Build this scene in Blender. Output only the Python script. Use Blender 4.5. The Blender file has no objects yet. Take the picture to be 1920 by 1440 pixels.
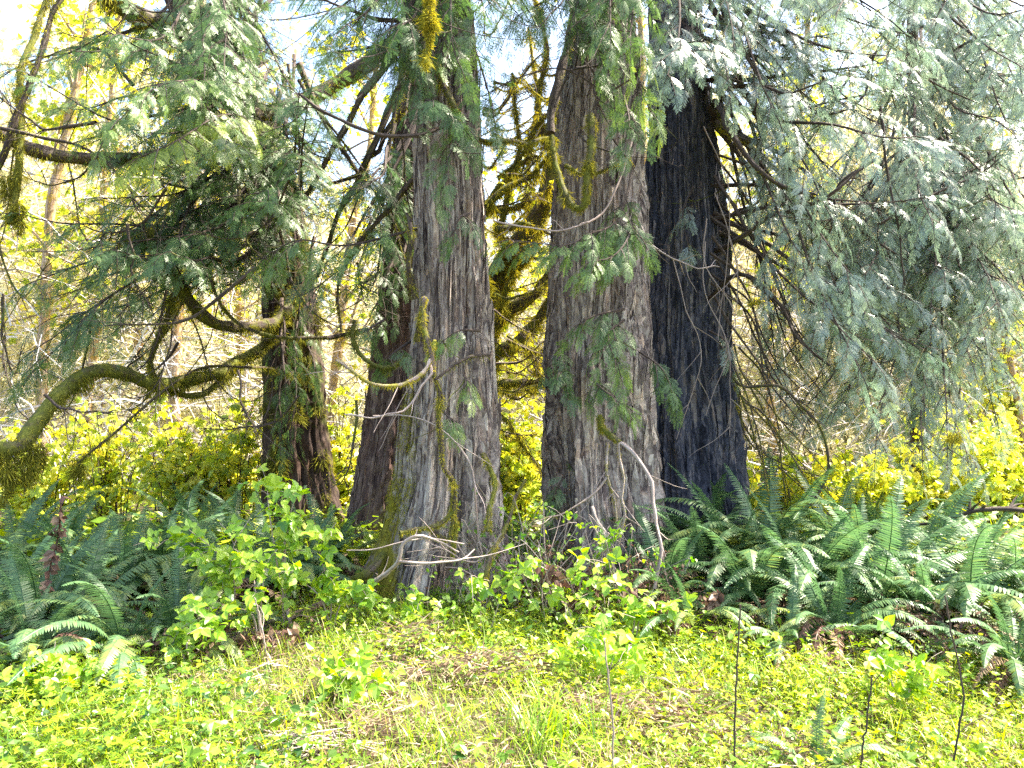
import bpy, math, numpy as np
from mathutils import Vector
PI = math.pi
rad = math.radians
rng = np.random.default_rng(11)
sc = bpy.context.scene
COL = sc.collection

# ------------------------------------------------------------------ camera, sky, sun, exposure
F = 1450.0                      # focal length in photograph pixels (1920 wide)
CAMZ = 1.6
cam_d = bpy.data.cameras.new("camera")
cam_d.sensor_width = 36.0
cam_d.lens = 36.0 * F / 1920.0
cam_d.clip_start = 0.05
cam_d.clip_end = 600.0
cam = bpy.data.objects.new("camera", cam_d)
COL.objects.link(cam)
cam.location = (0, 0, CAMZ)
cam.rotation_euler = (rad(90), 0, 0)
sc.camera = cam

SUN_AZ = rad(72)                # clockwise from the view direction (+Y)
SUN_EL = rad(54)
world = bpy.data.worlds.new("World")
sc.world = world
world.use_nodes = True
wn = world.node_tree
bg = wn.nodes["Background"]
sky = wn.nodes.new("ShaderNodeTexSky")
sky.sky_type = 'NISHITA'
sky.sun_disc = False
sky.sun_elevation = SUN_EL
sky.sun_rotation = SUN_AZ
sky.air_density = 1.0
sky.dust_density = 3.5
wn.links.new(sky.outputs[0], bg.inputs[0])
bg.inputs[1].default_value = 0.15
sun_d = bpy.data.lights.new("sun", 'SUN')
sun_d.energy = 5.0
sun_d.angle = rad(0.5)
sun_d.color = (1.0, 0.95, 0.86)
sun = bpy.data.objects.new("sun", sun_d)
COL.objects.link(sun)
sv = Vector((math.sin(SUN_AZ) * math.cos(SUN_EL), math.cos(SUN_AZ) * math.cos(SUN_EL), math.sin(SUN_EL)))
sun.rotation_euler = sv.to_track_quat('Z', 'Y').to_euler()
sc.view_settings.view_transform = 'Standard'
sc.view_settings.look = 'None'
sc.view_settings.exposure = 2.3
sc.view_settings.gamma = 1.0
cy = sc.cycles
cy.max_bounces = 7
cy.diffuse_bounces = 4
cy.glossy_bounces = 2
cy.transmission_bounces = 4
cy.transparent_max_bounces = 4
cy.caustics_reflective = False
cy.caustics_refractive = False
cy.use_denoising = False
cy.denoiser = 'OPENIMAGEDENOISE'
cy.denoising_input_passes = 'RGB_ALBEDO_NORMAL'
cy.denoising_prefilter = 'ACCURATE'
cy.volume_max_steps = 64
cy.volume_bounces = 1

# ------------------------------------------------------------------ helpers
def nrm(a):
    a = np.asarray(a, float)
    return a / np.maximum(np.linalg.norm(a, axis=-1, keepdims=True), 1e-9)

def P(px, py, d):
    """a point seen at photograph pixel (px, py), d metres ahead"""
    return np.array([(px - 960.0) / F * d, d, CAMZ - (py - 720.0) / F * d])

def lat(x, y):
    return (np.sin(x * 1.3 + 0.7 * y) * 0.035 + np.sin(y * 1.7 - x * 0.6 + 1.0) * 0.03 + np.sin(x * 3.1 + y * 2.3) * 0.012)

def gz(x, y):
    x = np.asarray(x, float); y = np.asarray(y, float)
    far = np.clip((y - 16) / 30.0, 0, 1)
    mound = 0.10 * np.exp(-((x - 0.5) ** 2 / 6 + (y - 6.5) ** 2 / 2.0))
    return lat(x, y) + mound + far * far * 4.0

def G(px, py):
    d = CAMZ * F / (py - 720.0)
    x = (px - 960.0) / F * d
    return np.array([x, d, float(gz(x, d))])

class MB:
    def __init__(s):
        s.v = []; s.f = []; s.t = []; s.n = 0; s.m = []; s.uv = []
    def add(s, v, f, t=0.5, moss=0.0, uv=None):
        v = np.asarray(v, float).reshape(-1, 3); f = np.asarray(f, int)
        s.v.append(v); s.f.append(f + s.n)
        s.t.append(np.broadcast_to(np.asarray(t, float), (len(v),)))
        s.m.append(np.broadcast_to(np.asarray(moss, float), (len(v),)))
        s.uv.append(v if uv is None else uv)
        s.n += len(v)
    def scatter(s, tm, R, pos, tint):
        tv, tf, tt = tm
        if len(pos) == 0: return
        V = np.einsum('nij,vj->nvi', R, tv) + pos[:, None, :]
        N, K = V.shape[:2]
        Fc = (tf[None] + (np.arange(N) * K)[:, None, None]).reshape(-1, tf.shape[1])
        T = np.clip(tint[:, None] + tt[None], 0, 1).reshape(-1)
        s.add(V.reshape(-1, 3), Fc, T)
    def build(s, name, mat, parent=None, smooth=False, bark=False):
        me = bpy.data.meshes.new(name)
        V = np.concatenate(s.v).astype(np.float32)
        par = np.array(parent.location, np.float32) if parent is not None and parent.type == 'EMPTY' else None
        if parent is not None and parent.type != 'EMPTY' and parent.parent is not None:
            par = np.array(parent.parent.location, np.float32)
        if par is not None: V = V - par
        me.vertices.add(len(V)); me.vertices.foreach_set('co', V.ravel())
        li = np.concatenate([f.ravel() for f in s.f]).astype(np.int32)
        sz = np.concatenate([np.full(len(f), f.shape[1]) for f in s.f]).astype(np.int32)
        st = (np.cumsum(sz) - sz).astype(np.int32)
        me.loops.add(len(li)); me.loops.foreach_set('vertex_index', li)
        me.polygons.add(len(sz)); me.polygons.foreach_set('loop_start', st); me.polygons.foreach_set('loop_total', sz)
        me.polygons.foreach_set('use_smooth', np.full(len(sz), bool(smooth)))
        a = me.attributes.new('tint', 'FLOAT', 'POINT'); a.data.foreach_set('value', np.concatenate(s.t).astype(np.float32))
        if bark:
            a = me.attributes.new('moss', 'FLOAT', 'POINT'); a.data.foreach_set('value', np.concatenate(s.m).astype(np.float32))
            a = me.attributes.new('fib', 'FLOAT_VECTOR', 'POINT'); a.data.foreach_set('vector', np.concatenate(s.uv).astype(np.float32).ravel())
        me.update(calc_edges=True)
        me.materials.append(mat)
        o = bpy.data.objects.new(name, me); COL.objects.link(o)
        if parent is not None: o.parent = parent
        return o

def tag(o, label=None, cat=None, group=None, kind=None):
    if label: o['label'] = label
    if cat: o['category'] = cat
    if group: o['group'] = group
    if kind: o['kind'] = kind
    return o

def thing(name, loc, label, cat, group=None):
    o = bpy.data.objects.new(name, None); COL.objects.link(o)
    o.location = [float(c) for c in loc]; o.empty_display_size = 0.2
    return tag(o, label, cat, group)

def curve(pts, n):
    p = np.asarray(pts, float)
    if len(p) < 3:
        t = np.linspace(0, 1, n)[:, None]
        return p[0] * (1 - t) + p[-1] * t
    q = np.vstack([2 * p[0] - p[1], p, 2 * p[-1] - p[-2]])
    seg = np.concatenate([[0], np.cumsum(np.linalg.norm(np.diff(p, axis=0), axis=1))])
    u = np.linspace(0, seg[-1], n)
    i = np.clip(np.searchsorted(seg, u, side='right') - 1, 0, len(p) - 2)
    t = ((u - seg[i]) / np.maximum(seg[i + 1] - seg[i], 1e-9))[:, None]
    a, b, c, d = q[i], q[i + 1], q[i + 2], q[i + 3]
    return 0.5 * (2 * b + (c - a) * t + (2 * a - 5 * b + 4 * c - d) * t * t + (3 * b - a - 3 * c + d) * t ** 3)

def tube(mb, pts, rs, ns=6, tint=0.5, moss=0.0, rough=0.0):
    pts = np.asarray(pts, float); n = len(pts)
    rs = np.broadcast_to(np.asarray(rs, float), (n,))
    T = nrm(np.gradient(pts, axis=0))
    up = np.array([0.13, 0.31, 0.94]) if abs(T[0, 2]) < 0.9 else np.array([0.9, 0.3, 0.1])
    X = np.empty_like(T); x = nrm(np.cross(T[0], up))
    for i in range(n):
        x = x - T[i] * (x @ T[i]); x = x / max(np.linalg.norm(x), 1e-9); X[i] = x
    Y = np.cross(T, X)
    a = np.arange(ns) / ns * 2 * PI
    r = rs[:, None] * np.ones(ns)
    if rough: r = r * (1 + rough * rng.normal(size=(n, ns)))
    V = pts[:, None] + (X[:, None] * np.cos(a)[None, :, None] + Y[:, None] * np.sin(a)[None, :, None]) * r[..., None]
    V = V.reshape(-1, 3)
    i = np.arange(n - 1)[:, None] * ns; j = np.arange(ns)[None]; k = (j + 1) % ns
    Fq = np.stack([i + j, i + k, i + ns + k, i + ns + j], -1).reshape(-1, 4)
    L = np.concatenate([[0], np.cumsum(np.linalg.norm(np.diff(pts, axis=0), axis=1))])
    uv = np.stack([np.tile(np.cos(a), n) * 0.1, np.tile(np.sin(a), n) * 0.1, np.repeat(L, ns)], -1)
    mb.add(V, Fq, tint, moss, uv)
    mb.add(np.vstack([V[-ns:]]), [list(range(ns))], tint, moss, uv[-ns:])

def frames(y, z):
    """rotation matrices whose columns are x, y(axis), z(normal)"""
    y = nrm(y); z = nrm(z - y * np.sum(y * z, -1, keepdims=True)); x = np.cross(y, z)
    return np.stack([x, y, z], -1)

def rand_unit(n):
    return nrm(rng.normal(size=(n, 3)))

def vnoise(u, v, nu, nv, seed=0):
    """periodic-in-u value noise, u in 0..1, v in 0..1"""
    g = np.random.default_rng(seed).uniform(-1, 1, (nu, nv + 2))
    uu = (u % 1.0) * nu; i = np.floor(uu).astype(int); fu = uu - i; fu = fu * fu * (3 - 2 * fu)
    vv = np.clip(v, 0, 0.9999) * nv; j = np.floor(vv).astype(int); fv = vv - j; fv = fv * fv * (3 - 2 * fv)
    i0 = i % nu; i1 = (i + 1) % nu
    return (g[i0, j] * (1 - fu) + g[i1, j] * fu) * (1 - fv) + (g[i0, j + 1] * (1 - fu) + g[i1, j + 1] * fu) * fv

# ------------------------------------------------------------------ materials
def mat_new(name):
    m = bpy.data.materials.new(name); m.use_nodes = True
    nt = m.node_tree; nt.nodes.clear()
    return m, nt, nt.nodes.new, nt.links.new

def ramp(nt, stops):
    r = nt.nodes.new("ShaderNodeValToRGB")
    e = r.color_ramp.elements
    while len(e) < len(stops): e.new(0.5)
    for k, (p, c) in enumerate(stops):
        e[k].position = p; e[k].color = (*c, 1)
    return r

def leaf_mat(name, stops, trans=0.4, gloss=0.08, rough=0.4):
    m, nt, N, L = mat_new(name)
    at = N("ShaderNodeAttribute"); at.attribute_name = 'tint'
    r = ramp(nt, stops)
    L(at.outputs['Fac'], r.inputs[0])
    d = N("ShaderNodeBsdfDiffuse"); t = N("ShaderNodeBsdfTranslucent")
    hs = N("ShaderNodeHueSaturation"); hs.inputs['Hue'].default_value = 0.485; hs.inputs['Value'].default_value = 1.35; hs.inputs['Saturation'].default_value = 1.1
    L(r.outputs[0], d.inputs[0]); L(r.outputs[0], hs.inputs['Color']); L(hs.outputs[0], t.inputs[0])
    mx = N("ShaderNodeMixShader"); mx.inputs[0].default_value = trans
    L(d.outputs[0], mx.inputs[1]); L(t.outputs[0], mx.inputs[2])
    g = N("ShaderNodeBsdfGlossy"); g.inputs['Roughness'].default_value = rough; g.inputs[0].default_value = (1.0, 0.97, 0.88, 1)
    m2 = N("ShaderNodeMixShader"); m2.inputs[0].default_value = gloss
    L(mx.outputs[0], m2.inputs[1]); L(g.outputs[0], m2.inputs[2])
    out = N("ShaderNodeOutputMaterial"); L(m2.outputs[0], out.inputs[0])
    return m

def bark_mat(name, stops, moss_c, fine=120.0, zs=1.6, bump=0.6, mossbias=0.0):
    m, nt, N, L = mat_new(name)
    fa = N("ShaderNodeAttribute"); fa.attribute_name = 'fib'
    mp = N("ShaderNodeMapping"); mp.inputs['Scale'].default_value = (fine, fine, zs)
    tc0 = N("ShaderNodeTexCoord"); nw = N("ShaderNodeTexNoise"); nw.inputs['Scale'].default_value = 5.0; nw.inputs['Detail'].default_value = 3
    L(tc0.outputs['Object'], nw.inputs['Vector'])
    wv = N("ShaderNodeVectorMath"); wv.operation = 'MULTIPLY_ADD'; wv.inputs[1].default_value = (.05, .05, .25)
    L(nw.outputs['Color'], wv.inputs[0]); L(fa.outputs['Vector'], wv.inputs[2])
    L(wv.outputs[0], mp.inputs[0])
    n1 = N("ShaderNodeTexNoise"); n1.inputs['Scale'].default_value = 1.0; n1.inputs['Detail'].default_value = 6; n1.inputs['Roughness'].default_value = 0.62
    L(mp.outputs[0], n1.inputs['Vector'])
    mp2 = N("ShaderNodeMapping"); mp2.inputs['Scale'].default_value = (14, 14, 0.9)
    L(wv.outputs[0], mp2.inputs[0])
    n2 = N("ShaderNodeTexNoise"); n2.inputs['Scale'].default_value = 1.0; n2.inputs['Detail'].default_value = 4
    L(mp2.outputs[0], n2.inputs['Vector'])
    mixf = N("ShaderNodeMath"); mixf.operation = 'MULTIPLY_ADD'; mixf.inputs[1].default_value = 0.5
    L(n1.outputs['Fac'], mixf.inputs[0])
    h = N("ShaderNodeMath"); h.operation = 'MULTIPLY'; h.inputs[1].default_value = 0.5
    L(n2.outputs['Fac'], h.inputs[0]); L(h.outputs[0], mixf.inputs[2])
    r = ramp(nt, stops); L(mixf.outputs[0], r.inputs[0])
    npn = N("ShaderNodeTexNoise"); npn.inputs['Scale'].default_value = 1.0; npn.inputs['Detail'].default_value = 5; npn.inputs['Roughness'].default_value = 0.6
    mp3 = N("ShaderNodeMapping"); mp3.inputs['Scale'].default_value = (9, 9, 2.2); L(wv.outputs[0], mp3.inputs[0]); L(mp3.outputs[0], npn.inputs['Vector'])
    pr = ramp(nt, [(0.36, (.50, .45, .42)), (0.5, (1, 1, 1)), (0.66, (1.0, .78, .6)), (0.72, (1.35, 1.42, 1.35))]); L(npn.outputs['Fac'], pr.inputs[0])
    pm = N("ShaderNodeMix"); pm.data_type = 'RGBA'; pm.blend_type = 'MULTIPLY'; pm.inputs[0].default_value = 0.8
    L(r.outputs[0], pm.inputs[6]); L(pr.outputs[0], pm.inputs[7]); 
    ma = N("ShaderNodeAttribute"); ma.attribute_name = 'moss'
    geo = N("ShaderNodeTexCoord")
    n3 = N("ShaderNodeTexNoise"); n3.inputs['Scale'].default_value = 9.0; n3.inputs['Detail'].default_value = 5
    L(geo.outputs['Object'], n3.inputs['Vector'])
    s = N("ShaderNodeMath"); s.operation = 'ADD'; L(ma.outputs['Fac'], s.inputs[0]); L(n3.outputs['Fac'], s.inputs[1])
    mr = N("ShaderNodeMapRange"); mr.inputs['From Min'].default_value = 0.92 - mossbias; mr.inputs['From Max'].default_value = 1.12 - mossbias
    L(s.outputs[0], mr.inputs[0])
    mr2 = ramp(nt, [(0.3, tuple(c * 0.55 for c in moss_c)), (0.75, moss_c)])
    n4 = N("ShaderNodeTexNoise"); n4.inputs['Scale'].default_value = 60.0; n4.inputs['Detail'].default_value = 3
    L(geo.outputs['Object'], n4.inputs['Vector']); L(n4.outputs['Fac'], mr2.inputs[0])
    mc = N("ShaderNodeMix"); mc.data_type = 'RGBA'
    L(mr.outputs[0], mc.inputs[0]); L(pm.outputs[2], mc.inputs[6]); L(mr2.outputs[0], mc.inputs[7])
    bs = N("ShaderNodeBsdfPrincipled"); bs.inputs['Roughness'].default_value = 0.85; bs.inputs['Specular IOR Level'].default_value = 0.25
    L(mc.outputs[2], bs.inputs['Base Color'])
    bm = N("ShaderNodeBump"); bm.inputs['Strength'].default_value = bump; bm.inputs['Distance'].default_value = 0.02
    L(n1.outputs['Fac'], bm.inputs['Height']); L(bm.outputs[0], bs.inputs['Normal'])
    out = N("ShaderNodeOutputMaterial"); L(bs.outputs[0], out.inputs[0])
    return m

def plain_mat(name, stops, scale=25.0, rough=0.9, bump=0.4):
    m, nt, N, L = mat_new(name)
    tc = N("ShaderNodeTexCoord")
    n1 = N("ShaderNodeTexNoise"); n1.inputs['Scale'].default_value = scale; n1.inputs['Detail'].default_value = 6
    L(tc.outputs['Object'], n1.inputs['Vector'])
    r = ramp(nt, stops); L(n1.outputs['Fac'], r.inputs[0])
    bs = N("ShaderNodeBsdfPrincipled"); bs.inputs['Roughness'].default_value = rough; bs.inputs['Specular IOR Level'].default_value = 0.2
    L(r.outputs[0], bs.inputs['Base Color'])
    bm = N("ShaderNodeBump"); bm.inputs['Strength'].default_value = bump; bm.inputs['Distance'].default_value = 0.02
    L(n1.outputs['Fac'], bm.inputs['Height']); L(bm.outputs[0], bs.inputs['Normal'])
    out = N("ShaderNodeOutputMaterial"); L(bs.outputs[0], out.inputs[0])
    return m

MOSSC = (0.36, 0.30, 0.04)
M = dict(
    ground=plain_mat('ground_soil', [(0.3, (0.03, 0.02, 0.014)), (0.5, (0.08, 0.055, 0.035)), (0.62, (0.06, 0.075, 0.02)), (0.75, (0.15, 0.11, 0.07))], 30.0),
    bark=bark_mat('cedar_bark', [(0.38, (0.045, 0.032, 0.032)), (0.455, (0.17, 0.135, 0.12)), (0.52, (0.36, 0.30, 0.255)), (0.60, (0.60, 0.52, 0.43))], MOSSC, bump=1.0),
    bark_shaded=bark_mat('shaded_cedar_bark', [(0.37, (0.010, 0.012, 0.020)), (0.46, (0.045, 0.050, 0.070)), (0.53, (0.11, 0.11, 0.135)), (0.62, (0.27, 0.24, 0.22))], MOSSC),  # cedar bark with the shaded side painted in as blue-black
    bark_red=bark_mat('reddish_bark', [(0.36, (0.04, 0.024, 0.022)), (0.48, (0.12, 0.075, 0.065)), (0.57, (0.22, 0.15, 0.12)), (0.68, (0.38, 0.31, 0.26))], MOSSC, fine=70, zs=5, bump=1.0),
    bark_mossy=bark_mat('mossy_bark', [(0.36, (0.025, 0.016, 0.012)), (0.5, (0.07, 0.045, 0.035)), (0.65, (0.16, 0.11, 0.08))], (0.10, 0.11, 0.02), fine=60, zs=8),
    wood=bark_mat('limb_bark', [(0.36, (0.035, 0.025, 0.02)), (0.5, (0.09, 0.068, 0.055)), (0.65, (0.20, 0.16, 0.13))], (0.19, 0.20, 0.03), fine=60, zs=10),
    dead=bark_mat('bare_dead_wood', [(0.36, (0.20, 0.15, 0.13)), (0.5, (0.36, 0.29, 0.25)), (0.65, (0.55, 0.48, 0.42))], (0.30, 0.27, 0.03), fine=50, zs=8, bump=0.3),
    alder=bark_mat('orange_lit_alder_bark', [(0.36, (0.25, 0.15, 0.08)), (0.5, (0.42, 0.30, 0.20)), (0.62, (0.6, 0.5, 0.42))], (0.55, 0.34, 0.05), fine=20, zs=12, bump=0.4),  # orange sunlight put into the bark and moss colour
    moss=leaf_mat('moss', [(0, (0.05, 0.055, 0.012)), (0.4, (0.165, 0.17, 0.03)), (0.75, (0.34, 0.32, 0.04)), (1, (0.58, 0.50, 0.06))], 0.35, 0.0),  # real moss; the upper tints carry sunlit gold in the colour
    cedar=leaf_mat('cedar_sprays', [(0, (0.04, 0.085, 0.03)), (0.35, (0.08, 0.16, 0.045)), (0.7, (0.14, 0.24, 0.055)), (1, (0.32, 0.40, 0.06))], 0.40, 0.05, 0.4),
    cedar_flare=leaf_mat('flare_paled_sprays', [(0, (0.11, 0.17, 0.13)), (0.4, (0.18, 0.27, 0.18)), (1, (0.38, 0.46, 0.28))], 0.42, 0.13, 0.35),  # pale base puts lens-flare haze into the spray colour
    fern=leaf_mat('fern_green', [(0, (0.045, 0.105, 0.045)), (0.5, (0.095, 0.19, 0.07)), (1, (0.24, 0.28, 0.06))], 0.35, 0.04, 0.45),
    fern_dead=leaf_mat('fern_brown', [(0, (0.07, 0.035, 0.026)), (0.5, (0.18, 0.10, 0.072)), (1, (0.42, 0.30, 0.17))], 0.2, 0.02),
    bramble=leaf_mat('bramble_leaf', [(0, (0.07, 0.20, 0.02)), (0.5, (0.24, 0.42, 0.03)), (1, (0.46, 0.58, 0.05))], 0.45, 0.04),
    herb=leaf_mat('herb_leaf', [(0, (0.03, 0.09, 0.015)), (0.5, (0.17, 0.29, 0.016)), (1, (0.42, 0.48, 0.022))], 0.42, 0.03),
    grass=leaf_mat('grass_blade', [(0, (0.06, 0.16, 0.012)), (0.5, (0.23, 0.37, 0.018)), (0.85, (0.48, 0.53, 0.03)), (1, (0.42, 0.33, 0.18))], 0.42, 0.04),
    litter=leaf_mat('dry_litter', [(0, (0.07, 0.035, 0.025)), (0.5, (0.22, 0.14, 0.09)), (1, (0.46, 0.36, 0.24))], 0.1, 0.02),
    shrub=leaf_mat('sunlit_shrub_leaf', [(0, (0.10, 0.20, 0.04)), (0.5, (0.42, 0.52, 0.06)), (1, (0.80, 0.74, 0.10))], 0.5, 0.04),
    far=leaf_mat('far_leaf', [(0, (0.14, 0.20, 0.12)), (0.5, (0.50, 0.48, 0.24)), (1, (0.82, 0.76, 0.50))], 0.4, 0.0),
    fartwig=leaf_mat('far_bare_twig', [(0, (0.30, 0.22, 0.17)), (0.3, (0.65, 0.58, 0.52)), (1, (0.85, 0.80, 0.76))], 0.1, 0.0),
)

# ------------------------------------------------------------------ templates (y = axis, z = normal), unit length
def tmpl(vs, fs, tt=None):
    vs = np.array(vs, float); return vs, np.array(fs, int), np.zeros(len(vs)) if tt is None else np.array(tt, float)

def spray_t(n=10, seed=0, sub=False):
    r = np.random.default_rng(seed); v = []; f = []; t = []
    def diamond(b, dr, L, w, zt, tn):
        s = np.array([-dr[1], dr[0]]); k = len(v)
        for q, z in ((b, 0), (b + dr * L * 0.45 + s * w, zt * .4), (b + dr * L, zt), (b + dr * L * 0.45 - s * w, zt * .4)):
            v.append([q[0], q[1], z - 0.22 * q[1] ** 2]); t.append(tn)
        f.append([k, k + 1, k + 2, k + 3])
    diamond(np.array([0., 0.]), np.array([0, 1.]), 1.0, 0.018, 0, -0.1)
    for i in range(n):
        y = 0.06 + 0.88 * i / n
        e = math.sin(min(1, (i + 1.2) / n * 1.25) * PI * 0.62) * (1 - 0.55 * i / n)
        for sd in (-1, 1):
            L = 0.48 * e * r.uniform(0.8, 1.15); a = rad(r.uniform(38, 55)) * sd
            dr = np.array([math.sin(a), math.cos(a)])
            b = np.array([0, y + (0.03 if sd > 0 else 0)])
            if sub:
                diamond(b, dr, L, 0.014, -0.05 * L, 0)
                for q in (0.3, 0.55, 0.78):
                    for s2 in (-1, 1):
                        a2 = a + s2 * rad(38)
                        diamond(b + dr * L * q, np.array([math.sin(a2), math.cos(a2)]), L * 0.36 * (1.25 - q), 0.013, -0.05 * L, r.uniform(-.05, .1))
            else:
                diamond(b, dr, L, 0.022, -0.08 * L, r.uniform(-.06, .1))
    return tmpl(v, f, t)
SPR = [spray_t(10, s) for s in range(3)]
SPR_HI = [spray_t(9, s + 5, True) for s in range(3)]
SPR_LO = [spray_t(6, 9)]
LEAF = tmpl([[0, 0, 0], [0.30, 0.22, 0.07], [0.36, 0.5, 0.08], [0.2, 0.8, 0.03], [0, 1.05, -0.08], [-0.2, 0.8, 0.03], [-0.36, 0.5, 0.08], [-0.30, 0.22, 0.07], [0, 0.5, -0.02]],
            [[0, 1, 8, 7], [1, 2, 3, 8], [8, 3, 4, 5], [7, 8, 5, 6]])
def joined(base, xf):
    vs = []; fs = []; n = 0
    for (ang, sc_, off, tilt) in xf:
        c, s = math.cos(ang), math.sin(ang)
        v = base[0] * sc_; v = v @ np.array([[1, 0, 0], [0, math.cos(tilt), math.sin(tilt)], [0, -math.sin(tilt), math.cos(tilt)]])
        v = v @ np.array([[c, -s, 0], [s, c, 0], [0, 0, 1]]); v = v + off
        vs.append(v); fs.append(base[1] + n); n += len(v)
    return tmpl(np.vstack(vs), np.vstack(fs))
TRI = joined(LEAF, [(0, 1.0, (0, .25, 0), -.15), (1.35, .8, (.02, .2, 0), -.1), (-1.35, .8, (-.02, .2, 0), -.1)])
PALM = joined(LEAF, [(a, s_, (0, 0, 0), -.25) for a, s_ in ((0, 1), (1.0, .9), (-1.0, .9), (2.0, .65), (-2.0, .65))])
SIMPLE = tmpl([[0, 0, 0], [0.33, 0.45, 0.06], [0, 1, 0], [-0.33, 0.45, 0.06]], [[0, 1, 2, 3]])
WHORL = tmpl(*(lambda vs, fs: (vs, fs))(
    sum([[[0, 0, 0], [math.sin(a) * .5 - math.cos(a) * .09, math.cos(a) * .5 + math.sin(a) * .09, .06], [math.sin(a), math.cos(a), 0], [math.sin(a) * .5 + math.cos(a) * .09, math.cos(a) * .5 - math.sin(a) * .09, .06]] for a in np.arange(7) * 2 * PI / 7], []),
    [[4 * k, 4 * k + 1, 4 * k + 2, 4 * k + 3] for k in range(7)]))
def blade_t(bend):
    v = []; f = []; n = 5
    for i in range(n + 1):
        u = i / n; w = 0.5 * (1 - u ** 2.2) + 0.02
        y = u * math.cos(bend * u * .6); z = -bend * u ** 2 * 0.5
        v += [[-w, y, z + 0.1 * w], [w, y, z + 0.1 * w]]
    for i in range(n): f.append([2 * i, 2 * i + 1, 2 * i + 3, 2 * i + 2])
    return tmpl(v, f, [-.1 + .2 * (k // 2) / n for k in range(2 * n + 2)])
BLADES = [blade_t(b) for b in (0.2, 0.7, 1.3)]
STRAND = tmpl([[-.5, 0, 0], [.5, 0, 0], [.15, .6, 0.05], [0, 1, 0]], [[0, 1, 2, 3]], [0, 0, .05, .1])

def sc_aniso(R, sx, sy, sz=None):
    sz = sy if sz is None else sz
    return R * np.stack([np.broadcast_to(sx, (len(R),)), np.broadcast_to(sy, (len(R),)), np.broadcast_to(sz, (len(R),))], -1)[:, None, :]

def put(mb, T, pos, axis, normal, size, tint):
    """scatter templates T (list) at pos"""
    n = len(pos)
    if n == 0: return
    R = frames(axis, normal) * np.asarray(size, float).reshape(-1, 1, 1) * np.ones((n, 1, 1))
    k = rng.integers(0, len(T), n)
    for i in range(len(T)):
        s = k == i
        mb.scatter(T[i], R[s], pos[s], tint[s])

def moss_on(mb, pts, rs, per_m=900, hang=0.05, tint=0.45, jit=0.22, down=1.0, w=0.0036):
    pts = np.asarray(pts); L = np.sum(np.linalg.norm(np.diff(pts, axis=0), axis=1))
    n = int(L * per_m * 1.35)
    if n < 1: return
    u = rng.uniform(0, len(pts) - 1.001, n); i = u.astype(int); fr = (u - i)[:, None]
    c = pts[i] * (1 - fr) + pts[i + 1] * fr
    rs = np.broadcast_to(np.asarray(rs, float), (len(pts),)); r = rs[i]
    T = nrm(pts[i + 1] - pts[i])
    o = rand_unit(n); o = nrm(o - T * np.sum(o * T, -1, keepdims=True))
    clump = 0.5 + 0.9 * np.clip(np.sin(u * 1.7 + rng.uniform(0, 6)) * 0.5 + 0.5 * np.sin(u * 0.63), 0, 1)
    ax = nrm(o * 0.8 + np.array([0, 0, -down]) * rng.uniform(0.2, 1.4, (n, 1)) + rand_unit(n) * 0.35)
    Ln = hang * clump * rng.uniform(0.35, 1.5, n) * np.where(o[:, 2] > 0.3, 0.45, 1.0)
    R = sc_aniso(frames(ax, rand_unit(n)), w * rng.uniform(.6, 1.5, n), Ln)
    mb.scatter(STRAND, R, c + o * (r * 0.9)[:, None], np.clip(tint + o[:, 2] * 0.0 + rng.normal(0, jit, n), 0, 1))

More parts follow.
